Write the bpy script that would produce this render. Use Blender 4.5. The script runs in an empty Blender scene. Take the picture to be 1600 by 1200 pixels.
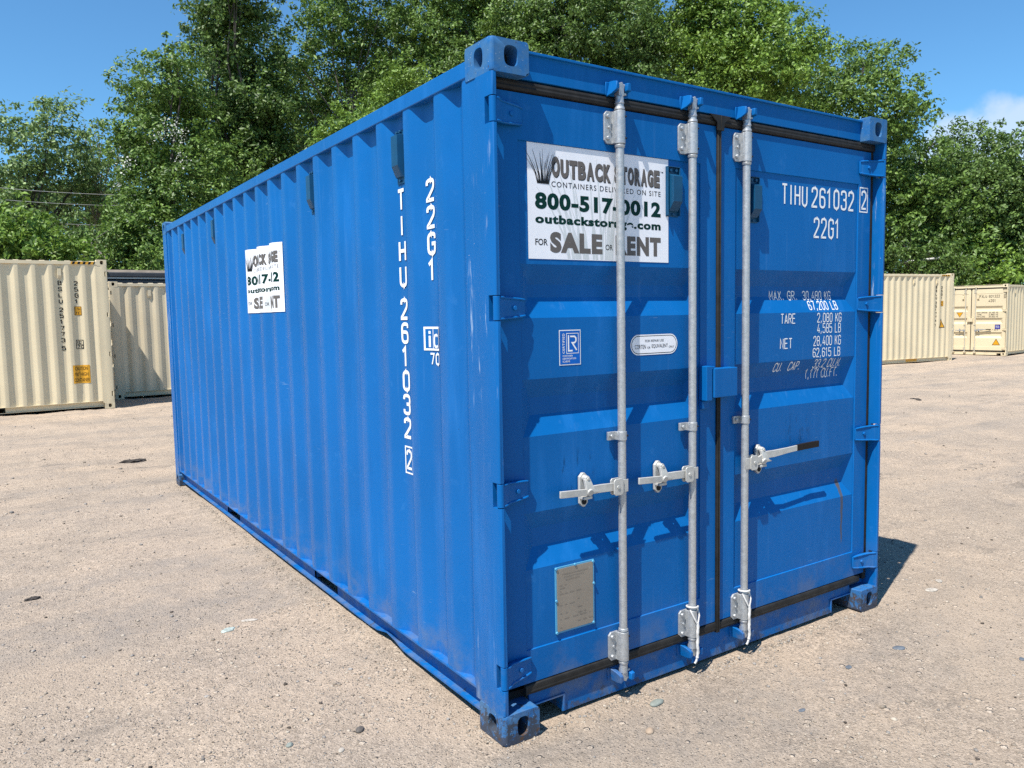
import bpy, bmesh, math, random
import numpy as np
from mathutils import Vector, Matrix, Quaternion
R = math.radians
scene = bpy.context.scene
COL = scene.collection
random.seed(7)
rng = np.random.default_rng(11)

# ------------------------------------------------------------------ camera
CAM = Vector((-1.5307, -2.3883, 1.6135))
F = Vector((0.55298326, 0.82885099, -0.08494444))
RT = Vector((0.83081145, -0.55623178, -0.01893517))
UP = Vector((0.06294323, 0.06010198, 0.99620575))
cd = bpy.data.cameras.new('camera')
cam = bpy.data.objects.new('camera', cd)
COL.objects.link(cam)
M4 = Matrix((RT, UP, -F)).transposed().to_4x4()
M4.translation = CAM
cam.matrix_world = M4
cd.sensor_width = 36.0
cd.sensor_fit = 'HORIZONTAL'
cd.lens = 36.0 * 1233.4 / 1600.0
cd.clip_start = 0.05
cd.clip_end = 2000.0
scene.camera = cam

# ------------------------------------------------------------------ light
SUN = Vector((-0.4525, -0.1758, 0.8743)).normalized()      # towards the sun
elev = math.asin(SUN.z)
azim = math.atan2(SUN.x, SUN.y)
world = bpy.data.worlds.new('World')
scene.world = world
world.use_nodes = True
wn, wl = world.node_tree.nodes, world.node_tree.links
wn.clear()
w_out = wn.new('ShaderNodeOutputWorld')
w_bg = wn.new('ShaderNodeBackground')
w_bg.inputs['Strength'].default_value = 0.088
sky = wn.new('ShaderNodeTexSky')
sky.sky_type = 'NISHITA'
sky.sun_disc = False
sky.sun_elevation = elev
sky.sun_rotation = azim
sky.air_density = 1.0
sky.dust_density = 0.0
sky.ozone_density = 5.0
wtc = wn.new('ShaderNodeTexCoord')
# one small cumulus low in the right of the sky
CLOUD = Vector((0.895, 0.43, 0.132)).normalized()
def wmath(op, a, b=None, c=None):
    n = wn.new('ShaderNodeMath'); n.operation = op
    for i, v in enumerate((a, b, c)):
        if v is None: continue
        if isinstance(v, (int, float)): n.inputs[i].default_value = v
        else: wl.new(v, n.inputs[i])
    return n.outputs[0]
wdot = wn.new('ShaderNodeVectorMath'); wdot.operation = 'DOT_PRODUCT'
wl.new(wtc.outputs['Generated'], wdot.inputs[0]); wdot.inputs[1].default_value = CLOUD
wmr = wn.new('ShaderNodeMapRange')
wl.new(wdot.outputs['Value'], wmr.inputs['Value'])
wmr.inputs['From Min'].default_value = math.cos(R(5.4)); wmr.inputs['From Max'].default_value = math.cos(R(2.0))
wno = wn.new('ShaderNodeTexNoise'); wno.inputs['Scale'].default_value = 22.0; wno.inputs['Detail'].default_value = 7.0
wl.new(wtc.outputs['Generated'], wno.inputs['Vector'])
cm = wmath('ADD', wmr.outputs[0], wmath('MULTIPLY', wmath('SUBTRACT', wno.outputs['Fac'], 0.5), 1.5))
cmr = wn.new('ShaderNodeMapRange'); cmr.interpolation_type = 'SMOOTHSTEP'
wl.new(cm, cmr.inputs['Value']); cmr.inputs['From Min'].default_value = 0.10; cmr.inputs['From Max'].default_value = 0.62
cmr.inputs['To Max'].default_value = 0.55
cfac = wmath('MULTIPLY', cmr.outputs[0], wmath('GREATER_THAN', wmr.outputs[0], 0.0))
wmix = wn.new('ShaderNodeMixRGB')
wtint = wn.new('ShaderNodeMixRGB'); wtint.blend_type = 'MULTIPLY'; wtint.inputs['Fac'].default_value = 1.0   # clear, deep blue summer air
wtint.inputs['Color2'].default_value = (0.70, 1.09, 1.22, 1)
wl.new(sky.outputs[0], wtint.inputs['Color1'])
wl.new(cfac, wmix.inputs['Fac']); wl.new(wtint.outputs[0], wmix.inputs['Color1'])
wmix.inputs['Color2'].default_value = (6.3, 6.7, 7.4, 1)
wl.new(wmix.outputs[0], w_bg.inputs['Color'])
wl.new(w_bg.outputs[0], w_out.inputs['Surface'])

sd = bpy.data.lights.new('sun', 'SUN')
sd.energy = 5.0
sd.angle = R(0.53)
sd.color = (1.0, 0.96, 0.89)
so = bpy.data.objects.new('sun', sd)
so.rotation_euler = (-SUN).to_track_quat('-Z', 'Y').to_euler()
so.location = (-20, -10, 40)
COL.objects.link(so)

scene.view_settings.view_transform = 'Standard'
scene.view_settings.look = 'None'
scene.view_settings.gamma = 1.0
scene.view_settings.exposure = 0.70
scene.render.engine = 'CYCLES'
scene.cycles.max_bounces = 8
scene.cycles.use_denoising = False
scene.cycles.sample_clamp_indirect = 3.0

# ------------------------------------------------------------------ materials
class NT:
    """small helper round a material's node tree"""
    def __init__(s, name):
        s.m = bpy.data.materials.new(name); s.m.use_nodes = True
        s.n, s.l = s.m.node_tree.nodes, s.m.node_tree.links
        s.b = s.n['Principled BSDF']; s.out = s.n['Material Output']
        s.tc = s.n.new('ShaderNodeTexCoord')
    def put(s, sock, v):
        if isinstance(v, bpy.types.NodeSocket): s.l.new(v, sock)
        elif isinstance(v, (tuple, list)) and len(v) == 3 and sock.type == 'RGBA': sock.default_value = (*v, 1)
        else: sock.default_value = v
    def math(s, op, a, b=0.0, c=0.0, clamp=False):
        n = s.n.new('ShaderNodeMath'); n.operation = op; n.use_clamp = clamp
        s.put(n.inputs[0], a); s.put(n.inputs[1], b); s.put(n.inputs[2], c)
        return n.outputs[0]
    def mix(s, f, a, b, mode='MIX'):
        n = s.n.new('ShaderNodeMixRGB'); n.blend_type = mode
        s.put(n.inputs[0], f); s.put(n.inputs[1], a); s.put(n.inputs[2], b)
        return n.outputs[0]
    def vec(s, scale=(1, 1, 1), src='Object'):
        n = s.n.new('ShaderNodeMapping'); n.inputs['Scale'].default_value = scale
        s.l.new(s.tc.outputs[src], n.inputs['Vector']); return n.outputs[0]
    def noise(s, scale, detail=5, rough=0.55, vec=None):
        n = s.n.new('ShaderNodeTexNoise'); n.inputs['Scale'].default_value = scale
        n.inputs['Detail'].default_value = detail; n.inputs['Roughness'].default_value = rough
        s.l.new(vec if vec is not None else s.tc.outputs['Object'], n.inputs['Vector'])
        return n.outputs['Fac']
    def voro(s, scale, feature='F1', out='Distance', vec=None, rand=1.0):
        n = s.n.new('ShaderNodeTexVoronoi'); n.feature = feature; n.inputs['Scale'].default_value = scale
        n.inputs['Randomness'].default_value = rand
        s.l.new(vec if vec is not None else s.tc.outputs['Object'], n.inputs['Vector'])
        return n.outputs[out]
    def ramp(s, v, lo, hi, a=0.0, b=1.0, smooth=True):
        n = s.n.new('ShaderNodeMapRange')
        n.interpolation_type = 'SMOOTHSTEP' if smooth else 'LINEAR'
        s.put(n.inputs['Value'], v)
        for k, x in (('From Min', lo), ('From Max', hi), ('To Min', a), ('To Max', b)): n.inputs[k].default_value = x
        return n.outputs[0]
    def bump(s, h, strength=0.2, dist=0.01):
        n = s.n.new('ShaderNodeBump'); n.inputs['Strength'].default_value = strength; n.inputs['Distance'].default_value = dist
        s.l.new(h, n.inputs['Height']); s.l.new(n.outputs[0], s.b.inputs['Normal']); return n
    def xyz(s):
        n = s.n.new('ShaderNodeSeparateXYZ'); s.l.new(s.tc.outputs['Object'], n.inputs[0]); return n.outputs
    def set(s, **k):
        for a, v in k.items(): s.put(s.b.inputs[{'color': 'Base Color', 'rough': 'Roughness', 'metal': 'Metallic', 'spec': 'Specular IOR Level'}[a]], v)
        return s

def sc(c, k): return tuple(min(1, x * k) for x in c)

BLUE = (0.0020, 0.108, 0.345)
def blue_paint(name, kind='panel'):
    t = NT(name)
    big = t.noise(1.3, 4); fine = t.noise(14, 6, 0.6); vs = t.noise(9, 5, 0.6, t.vec((1, 1, 0.12)))
    c = t.mix(t.ramp(big, .35, .68), sc(BLUE, .93), sc(BLUE, 1.06))
    c = t.mix(t.ramp(vs, .5, .75, 0, .22), c, (0.03, 0.20, 0.55))            # chalky vertical fading
    c = t.mix(t.ramp(fine, .60, .72, 0, .12), c, (0.06, 0.22, 0.50))
    rough = t.ramp(fine, .3, .7, .40, .52)
    z_ = t.xyz()[2]                                                            # dust thrown up along the bottom, rubbed marks
    dirt = t.math('MULTIPLY', t.ramp(z_, .05, .42, .55, 0), t.ramp(t.noise(6, 7, .7), .42, .66))
    c = t.mix(dirt, c, (.17, .17, .17))
    run = t.noise(30, 4, .6, t.vec((1, 1, .045)))
    c = t.mix(t.ramp(run, .60, .74, 0, .16), c, (.085, .215, .44))
    c = t.mix(t.ramp(t.noise(24, 5, .6, t.vec((1, 1, .06))), .62, .76, 0, .22), c, (.004, .07, .24))
    scrape = t.math('MULTIPLY', t.ramp(t.noise(60, 3, .6, t.vec((.2, .2, 1.6))), .66, .72), t.ramp(t.noise(1.7, 3), .58, .66))
    c = t.mix(t.math('MULTIPLY', scrape, .35), c, (.22, .33, .45))
    if kind in ('panel', 'door'):
        sp = t.voro(9.0, 'F1', 'Distance')
        c = t.mix(t.ramp(sp, .012, .03, .75, 0), c, (0.015, 0.05, 0.10))          # a few dark specks
    if kind == 'post':                                                        # pale scuffs along the edge
        scr = t.noise(26, 6, .7, t.vec((1, 1, .10))); loc = t.noise(2.2, 3, .5)
        m = t.math('MULTIPLY', t.ramp(scr, .57, .66), t.ramp(loc, .47, .58))
        c = t.mix(t.math('MULTIPLY', m, .62), c, (0.42, 0.52, 0.62))
        chip = t.voro(38, 'F1', 'Distance')
        c = t.mix(t.math('MULTIPLY', t.ramp(chip, .05, .08, .85, 0), t.ramp(t.noise(3.1, 3), .56, .62)), c, (.45, .50, .53))
        rs = t.noise(17, 6, .7)
        c = t.mix(t.ramp(rs, .70, .76, 0, .8), c, (.09, .045, .022))
    if kind == 'casting':
        n1 = t.noise(13, 8, .68); n2 = t.noise(34, 8, .7); z = t.xyz()[2]
        c = t.mix(t.ramp(n1, .36, .60, .25, .8), c, (.060, .150, .275))
        low = t.ramp(z, 0.0, .17, .23, 0.0)
        m = t.ramp(t.math('ADD', n2, low), .60, .68)
        c = t.mix(t.math('MULTIPLY', m, .85), c, (.050, .046, .046))              # bare, dark metal
        m2 = t.ramp(t.math('ADD', t.noise(21, 8, .7), t.math('MULTIPLY', low, .5)), .69, .74)
        c = t.mix(t.math('MULTIPLY', m2, .8), c, (.10, .055, .03))                                    # rust
        c = t.mix(t.ramp(t.voro(70, 'F1', 'Distance'), .07, .12, .7, 0), c, (.45, .5, .54))
        rough = t.ramp(n2, .4, .7, .42, .7)
        t.bump(n2, .25, .004)
    if kind == 'door':                                                        # stains round the handles, a rust run
        x, y, z = t.xyz()
        for cx, cz in ((.40, 1.0), (1.80, 1.03)):
            d = t.math('ADD', t.math('POWER', t.math('DIVIDE', t.math('SUBTRACT', x, cx), .13), 2), t.math('POWER', t.math('DIVIDE', t.math('SUBTRACT', z, cz), .10), 2))
            m = t.math('MULTIPLY', t.ramp(d, 0, 1, 1, 0), t.ramp(t.noise(30, 5, .6, t.vec((1, 1, .25))), .52, .64))
            c = t.mix(t.math('MULTIPLY', m, .75), c, sc(BLUE, .30))
        wob = t.math('MULTIPLY', t.math('SUBTRACT', t.noise(16, 3), .5), .02)
        dx = t.math('ABSOLUTE', t.math('SUBTRACT', t.math('ADD', x, wob), 2.185))
        wz = t.ramp(z, .36, .72, .006, .012, False)
        m = t.math('MULTIPLY', t.math('LESS_THAN', dx, wz), t.math('MULTIPLY', t.ramp(z, .37, .42), t.ramp(z, .70, .735, 1, 0)))
        c = t.mix(t.math('MULTIPLY', m, .8), c, (.085, .074, .062))
        d = t.math('ADD', t.math('POWER', t.math('DIVIDE', t.math('SUBTRACT', x, 2.185), .022), 2), t.math('POWER', t.math('DIVIDE', t.math('SUBTRACT', z, .700), .028), 2))
        c = t.mix(t.ramp(d, .2, 1, .5, 0), c, (.10, .075, .055))
    if kind == 'sill':
        n2 = t.noise(22, 8, .7); z = t.xyz()[2]
        m = t.ramp(t.math('ADD', n2, t.ramp(z, .0, .12, .14, -.05)), .62, .72)
        c = t.mix(t.math('MULTIPLY', m, .7), c, (.07, .07, .08))
    t.set(color=c, rough=t.ramp(fine, .3, .7, .34, .44) if kind == 'panel' else rough, spec={'panel': .26, 'post': .2}.get(kind, .13))
    if kind != 'casting': t.bump(t.noise(5.0, 3), .12, .006)
    return t.m

def plain(name, col, rough=.5, metal=0.0, var=.08, scale=12, spec=.5):
    t = NT(name)
    c = t.mix(t.ramp(t.noise(scale, 5), .3, .7), sc(col, 1 - var), sc(col, 1 + var))
    t.set(color=c, rough=rough, metal=metal, spec=spec)
    return t.m

def cream_paint(name, col):
    t = NT(name)
    c = t.mix(t.ramp(t.noise(1.1, 4), .3, .7), sc(col, .94), sc(col, 1.03))
    st = t.noise(7, 5, .6, t.vec((1, 1, .09)))
    c = t.mix(t.ramp(st, .56, .78, 0, .28), c, (.46, .38, .25))
    d = t.noise(5, 7, .7); z = t.xyz()[2]
    c = t.mix(t.ramp(t.math('ADD', d, t.ramp(z, 0, .5, .12, -.04)), .62, .78, 0, .30), c, (.36, .27, .17))
    rs = t.math('MULTIPLY', t.ramp(t.noise(19, 7, .7, t.vec((1, 1, .35))), .70, .75), t.ramp(t.noise(1.4, 3), .52, .6))
    c = t.mix(t.math('MULTIPLY', rs, .7), c, (.20, .10, .045))
    t.set(color=c, rough=t.ramp(d, .3, .7, .42, .6), spec=.4)
    return t.m

def galv(name):
    t = NT(name)
    v = t.voro(160, 'F1', 'Color'); n = t.noise(40, 5)
    bw = t.n.new('ShaderNodeRGBToBW'); t.l.new(v, bw.inputs[0])
    f = t.math('ADD', t.math('MULTIPLY', bw.outputs[0], .5), t.math('MULTIPLY', n, .5))
    c = t.mix(t.ramp(f, .25, .75), (.37, .385, .40), (.47, .48, .485))
    t.set(color=c, rough=t.ramp(n, .3, .7, .38, .55), metal=.55, spec=.5)
    return t.m

MB_PANEL = blue_paint('blue_panel_paint'); MB_DOOR = blue_paint('blue_door_paint', 'door')
MB_POST = blue_paint('blue_post_paint', 'post'); MB_CAST = blue_paint('blue_casting_paint', 'casting')
MB_SILL = blue_paint('blue_sill_paint', 'sill'); MB_PLAIN = blue_paint('blue_fitting_paint', 'x')
M_TEAL = plain('teal_vent_plastic', (.005, .062, .140), .42, 0, .1, 12, .3)
M_GALV = galv('galvanised_steel')
M_WHITEMETAL = plain('pale_painted_steel', (.46, .45, .42), .42, .15, .1, 30)
M_RUBBER = plain('black_rubber_seal', (.018, .017, .016), .6, 0, .3, 20, .25)
M_GRIP = plain('dark_grip', (.016, .012, .011), .6, 0, .1, 12, .15)
M_WHITE = plain('white_vinyl', (.80, .80, .83), .35, 0, .02)
M_INK = plain('white_lettering', (.78, .79, .79), .5, 0, .04, 60)
M_GREEN = plain('dark_green_ink', (.002, .030, .024), .5, 0, .08, 12, .1)
M_GREY = plain('warm_grey_ink', (.125, .113, .105), .5, 0, .08, 12, .1)
M_BLACK = plain('black_ink', (.010, .012, .014), .5, 0, .08, 12, .1)
M_PALE = plain('pale_grass_ink', (.57, .60, .61), .4)
M_STBLUE = plain('sticker_blue', (.004, .105, .43), .5, 0, .08, 12, .15)
M_TAN = plain('tan_plate', (.27, .23, .185), .5, .2, .05)
M_PLATEINK = plain('plate_engraving', (.21, .175, .14), .5)
M_LTBLUE = plain('pale_blue_frame', (.07, .29, .47), .4)
M_ROPE = plain('white_cord', (.58, .565, .54), .8, 0, .12, 90)
M_YELLOW = plain('yellow_vinyl', (.62, .30, .012), .4)
M_HOLE = plain('dark_hollow', (.006, .007, .009), .9)
M_PURPLE = plain('violet_sticker', (.03, .028, .22), .4)
M_DARK = plain('charcoal_paint', (.030, .032, .038), .5, 0, .2, 3)
M_STRIPE = plain('pale_grey_trim', (.38, .38, .36), .5)
M_SLAB = plain('weathered_roof_board', (.20, .165, .13), .8, 0, .2, 4)

# ------------------------------------------------------------------ helpers
def tag(o, label=None, cat=None, group=None, kind=None):
    if label: o['label'] = label
    if cat: o['category'] = cat
    if group: o['group'] = group
    if kind: o['kind'] = kind
    return o

def empty(name, loc=(0, 0, 0), rz=0.0):
    o = bpy.data.objects.new(name, None); COL.objects.link(o)
    o.location = loc; o.rotation_euler = (0, 0, rz); o.empty_display_size = .3
    return o

class MB:
    """collects shapes and links them as one mesh object"""
    def __init__(s): s.v = []; s.f = []; s.mi = []
    def add(s, vs, fs, m=0):
        k = len(s.v); s.v += [tuple(v) for v in vs]
        s.f += [tuple(i + k for i in f) for f in fs]; s.mi += [m] * len(fs); return s
    def box(s, x0, x1, y0, y1, z0, z1, m=0):
        vs = [(x, y, z) for z in (z0, z1) for y in (y0, y1) for x in (x0, x1)]
        return s.add(vs, [(0, 2, 3, 1), (4, 5, 7, 6), (0, 1, 5, 4), (2, 6, 7, 3), (0, 4, 6, 2), (1, 3, 7, 5)], m)
    def loft(s, loops, m=0, caps=True):
        n = len(loops[0]); vs = [p for l in loops for p in l]; fs = []
        for k in range(len(loops) - 1):
            for i in range(n):
                j = (i + 1) % n; fs.append((k * n + i, k * n + j, (k + 1) * n + j, (k + 1) * n + i))
        if caps: fs += [tuple(range(n))[::-1], tuple((len(loops) - 1) * n + i for i in range(n))]
        return s.add(vs, fs, m)
    def prism(s, poly, ax, a, b, m=0):
        def P(p, t): return {'z': (p[0], p[1], t), 'x': (t, p[0], p[1]), 'y': (p[0], t, p[1])}[ax]
        return s.loft([[P(p, a) for p in poly], [P(p, b) for p in poly]], m)
    def cyl(s, p0, p1, r0, r1=None, n=14, m=0):
        return s.tube([p0, p1], [r0, r0 if r1 is None else r1], n, m)
    def tube(s, pts, rad, n=8, m=0, caps=True):
        pts = [Vector(p) for p in pts]
        if not isinstance(rad, (list, tuple)): rad = [rad] * len(pts)
        loops = []; prev = None
        for i, p in enumerate(pts):
            d = (pts[min(i + 1, len(pts) - 1)] - pts[max(i - 1, 0)]).normalized()
            if prev is None:
                a = d.orthogonal().normalized()
            else:
                a = (prev - d * prev.dot(d))
                a = a.normalized() if a.length > 1e-6 else d.orthogonal().normalized()
            prev = a; b = d.cross(a)
            loops.append([p + (a * math.cos(t) + b * math.sin(t)) * rad[i] for t in (2 * math.pi * k / n for k in range(n))])
        return s.loft(loops, m, caps)
    def hole_face(s, O, U, V, w, h, cx, cy, rx, ry, N, depth=.05, m=0, mh=None):
        """rectangle w x h at O (axes U,V) with a rounded slot through it, walls going along N"""
        O, U, V, N = map(Vector, (O, U, V, N)); k = 7; out = []
        for i in range(k): out.append((w * i / k, 0))
        for i in range(k): out.append((w, h * i / k))
        for i in range(k): out.append((w * (1 - i / k), h))
        for i in range(k): out.append((0, h * (1 - i / k)))
        inn = []
        for x, y in out:
            a = math.atan2((y - cy) / h, (x - cx) / w); c, q = math.cos(a), math.sin(a)
            e = 3.0; g = (abs(c) ** e + abs(q) ** e) ** (-1 / e)
            inn.append((cx + rx * c * g, cy + ry * q * g))
        n = len(out)
        W = lambda p, d=0.0: O + U * p[0] + V * p[1] + N * d
        vs = [W(p) for p in out] + [W(p) for p in inn] + [W(p, depth) for p in inn]
        fs = []
        for i in range(n):
            j = (i + 1) % n
            fs.append((i, j, n + j, n + i)); fs.append((n + i, n + j, 2 * n + j, 2 * n + i))
        s.add(vs, fs, m)
        return s.add([W(p, depth) for p in inn], [tuple(range(n))], m if mh is None else mh)
    def build(s, name, mats, parent=None, bevel=0.0, smooth=None, segs=2, fix=True, edges=None):
        me = bpy.data.meshes.new(name)
        me.from_pydata(s.v, [], s.f)
        for m in (mats if isinstance(mats, (list, tuple)) else [mats]): me.materials.append(m)
        me.polygons.foreach_set('material_index', s.mi)
        if fix:
            bm = bmesh.new(); bm.from_mesh(me)
            bmesh.ops.remove_doubles(bm, verts=bm.verts, dist=1e-5)
            bmesh.ops.recalc_face_normals(bm, faces=bm.faces); bm.to_mesh(me); bm.free()
        if smooth is not None:
            me.polygons.foreach_set('use_smooth', [True] * len(me.polygons))
            me.set_sharp_from_angle(angle=R(smooth))
        o = bpy.data.objects.new(name, me); COL.objects.link(o)
        if parent is not None: o.parent = parent
        if bevel:
            b = o.modifiers.new('bevel', 'BEVEL'); b.width = bevel; b.segments = segs; b.limit_method = 'ANGLE'; b.angle_limit = R(35)
            b.harden_normals = False
            if edges:                                # round only the edges asked for
                b.limit_method = 'WEIGHT'
                at = me.attributes.new('bevel_weight_edge', 'FLOAT', 'EDGE')
                at.data.foreach_set('value', [float(edges(me.vertices[e.vertices[0]].co, me.vertices[e.vertices[1]].co)) for e in me.edges])
        return o

# ------------------------------------------------------------------ lettering
G = {  # narrow stencil-plate letters on a 1 x 2 grid; a third number rounds that corner
 '0': [[(0, 0, .5), (1, 0, .5), (1, 2, .5), (0, 2, .5), 'c']], '1': [[(.15, 1.6), (.6, 2), (.6, 0)]],
 '2': [[(0, 1.5), (0, 2, .5), (1, 2, .5), (1, 1.25, .3), (0, .1, .1), (0, 0), (1.02, 0)]],
 '3': [[(0, 1.55), (0, 2, .48), (1, 2, .48), (1, 1.05, .4), (.4, 1.05)], [(.5, 1.05), (1, 1.05, .4), (1, 0, .48), (0, 0, .48), (0, .45)]],
 '4': [[(1.05, .5), (0, .5), (.62, 2)], [(.75, 1.1), (.75, 0)]],
 '5': [[(.95, 2), (0, 2), (0, 1.15), (.5, 1.2), (1, 1.2, .45), (1, 0, .48), (0, 0, .48), (0, .4)]],
 '6': [[(1, 1.55), (1, 2, .48), (0, 2, .48), (0, 0, .48), (1, 0, .48), (1, 1.12, .45), (0.1, 1.12)]],
 '7': [[(0, 2), (1, 2), (.38, 0)]],
 '8': [[(0, 1.05, .3), (0, 2, .48), (1, 2, .48), (1, 1.05, .3), 'c'], [(0, 1.05, .3), (1, 1.05, .3), (1, 0, .48), (0, 0, .48), 'c']],
 'A': [[(0, 0), (.5, 2, .03), (1, 0)], [(.2, .55), (.8, .55)]],
 'B': [[(0, 0), (0, 2), (.95, 2, .45), (.95, 1.05, .4), (.1, 1.05)], [(.5, 1.05), (1, 1.05, .4), (1, 0, .45), (0, 0)]],
 'C': [[(1, 1.5), (1, 2, .5), (0, 2, .5), (0, 0, .5), (1, 0, .5), (1, .5)]],
 'D': [[(0, 0), (0, 2), (1, 2, .5), (1, 0, .5), 'c']], 'E': [[(1, 2), (0, 2), (0, 0), (1, 0)], [(0, 1.05), (.85, 1.05)]],
 'F': [[(1, 2), (0, 2), (0, 0)], [(0, 1.05), (.85, 1.05)]],
 'G': [[(1, 1.5), (1, 2, .5), (0, 2, .5), (0, 0, .5), (1, 0, .5), (1, 1), (.5, 1)]],
 'H': [[(0, 0), (0, 2)], [(1, 0), (1, 2)], [(0, 1.02), (1, 1.02)]], 'I': [[(.5, 0), (.5, 2)]],
 'K': [[(0, 0), (0, 2)], [(1, 2), (.1, .85)], [(.35, 1.15), (1, 0)]], 'L': [[(0, 2), (0, 0), (1, 0)]],
 'M': [[(0, 0), (0, 2), (.55, .6), (1.1, 2), (1.1, 0)]], 'N': [[(0, 0), (0, 2), (1, 0), (1, 2)]],
 'O': [[(0, 0, .5), (1, 0, .5), (1, 2, .5), (0, 2, .5), 'c']],
 'P': [[(0, 0), (0, 2), (1, 2, .45), (1, .95, .45), (0, .95)]],
 'R': [[(0, 0), (0, 2), (1, 2, .45), (1, 1, .45), (.05, 1)], [(.5, 1), (1, 0)]],
 'S': [[(1, 1.55), (1, 2, .48), (0, 2, .48), (0, 1.05, .42), (1, 1.05, .42), (1, 0, .48), (0, 0, .48), (0, .45)]],
 'T': [[(0, 2), (1, 2)], [(.5, 2), (.5, 0)]], 'U': [[(0, 2), (0, 0, .5), (1, 0, .5), (1, 2)]],
 'V': [[(0, 2), (.5, 0), (1, 2)]], 'X': [[(0, 0), (1, 2)], [(0, 2), (1, 0)]], 'Y': [[(0, 2), (.5, 1), (1, 2)], [(.5, 1), (.5, 0)]],
 '.': [[(.4, 0), (.4, .3)]], ',': [[(.5, .3), (.3, -.25)]], '-': [[(.1, 1), (.9, 1)]], "'": [[(.4, 2), (.4, 1.5)]], '"': [[(.25, 2), (.25, 1.5)], [(.65, 2), (.65, 1.5)]],
}
NARROW = {'1': .75, 'I': .55, '.': .45, ',': .5, ' ': .55, "'": .4}
class Flat:
    """flat artwork: polygons with a layer and a material index"""
    def __init__(s): s.p = []
    def poly(s, pts, layer=0, m=0): s.p.append((pts, layer, m)); return s
    def rect(s, x0, y0, x1, y1, layer=0, m=0): return s.poly([(x0, y0), (x1, y0), (x1, y1), (x0, y1)], layer, m)
    def stroke(s, pts, w, layer=0, m=0, closed=False):
        n = len(pts); P = [Vector(p) for p in pts]; L = []; Rr = []
        for i in range(n):
            a = P[(i - 1) % n] if (closed or i > 0) else None; b = P[(i + 1) % n] if (closed or i < n - 1) else None
            d0 = (P[i] - a).normalized() if a is not None else None; d1 = (b - P[i]).normalized() if b is not None else None
            if d0 is None: d0 = d1
            if d1 is None: d1 = d0
            n0 = Vector((-d0.y, d0.x)); n1 = Vector((-d1.y, d1.x)); mm = n0 + n1
            if mm.length < 1e-5: mm = n0
            mm.normalize(); k = min(1 / max(mm.dot(n0), .2), 2.2)
            L.append(P[i] + mm * (w / 2 * k)); Rr.append(P[i] - mm * (w / 2 * k))
        for i in range(n if closed else n - 1):
            j = (i + 1) % n
            s.poly([tuple(Rr[i]), tuple(Rr[j]), tuple(L[j]), tuple(L[i])], layer, m)
        return s
    def frame(s, x0, y0, x1, y1, w, layer=0, m=0):
        return s.stroke([(x0, y0), (x1, y0), (x1, y1), (x0, y1)], w, layer, m, True)
    def plate(s, txt, x, y, h, wr=.46, t=.28, gap=.62, layer=0, m=0, slant=0.0):
        """narrow stencil lettering; h cap height, wr width of one letter over h"""
        ux, uy = h * wr, h / 2; cx = x
        for ch in txt:
            adv = NARROW.get(ch, 1.0) + (.1 if ch == 'M' else 0)
            for si, st in enumerate(G.get(ch, [])):
                closed = st[-1] == 'c'; pts = []
                st = [p for p in st if p != 'c']; n = len(st)
                off = -.25 if ch in NARROW else 0
                for i, p in enumerate(st):
                    r = p[2] if len(p) > 2 else 0
                    if r and (closed or 0 < i < n - 1):
                        A = Vector(st[(i - 1) % n][:2]); B = Vector(st[(i + 1) % n][:2]); C = Vector(p[:2])
                        a = C + (A - C).normalized() * min(r, (A - C).length * .5); b = C + (B - C).normalized() * min(r, (B - C).length * .5)
                        for k in range(6):
                            q = k / 5; pts.append(a * (1 - q) ** 2 + C * 2 * q * (1 - q) + b * q * q)
                    else: pts.append(Vector(p[:2]))
                xy = [(cx + (q.x + off) * ux + slant * q.y * uy, y + q.y * uy * (1 - t * wr) + h * t * wr / 2) for q in pts]
                s.stroke(xy, t * ux, layer + .25 * si, m, closed)
            cx += (adv + gap) * ux
        return cx - gap * ux
    def plate_fit(s, txt, x0, x1, y, h, **k):
        f = Flat(); w1 = f.plate(txt, 0, 0, h, wr=.4, **k)
        return s.plate(txt, x0, y, h, wr=.4 * (x1 - x0) / w1, **k)
    @staticmethod
    def words(txt, x0, x1, h, t=.28, gap=.62):
        """where each word of a fitted line starts and ends"""
        w = lambda q: sum(NARROW.get(c, 1.0) + (.1 if c == 'M' else 0) + gap for c in q)
        k = (x1 - x0) / (w(txt) - gap); out = []; i = 0
        for word in txt.split(' '):
            if word: out.append((word, x0 + k * w(txt[:i]), x0 + k * (w(txt[:i] + word) - gap)))
            i += len(word) + 1
        return out
    def font(s, txt, x0, y0, x1, y1, bold=0.0, layer=0, m=0, space=1.0):
        for p in font_tris(txt, bold, space, x0, y0, x1, y1): s.p.append((p, layer, m))
        return s
    def build(s, name, mats, parent, place, bu=(), bv=()):
        bm = bmesh.new()
        for pts, layer, m in s.p:
            try: f = bm.faces.new([bm.verts.new((p[0], p[1], layer)) for p in pts]); f.material_index = m
            except ValueError: pass
        for vals, no in ((bu, (1, 0, 0)), (bv, (0, 1, 0))):
            for c in vals:
                bmesh.ops.bisect_plane(bm, geom=bm.verts[:] + bm.edges[:] + bm.faces[:], plane_co=(c * no[0], c * no[1], 0), plane_no=no)
        for v in bm.verts: v.co = place(v.co.x, v.co.y, v.co.z)
        me = bpy.data.meshes.new(name); bm.to_mesh(me); bm.free()
        for m in mats: me.materials.append(m)
        o = bpy.data.objects.new(name, me); COL.objects.link(o); o.parent = parent
        return o
_fc = {}
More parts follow.
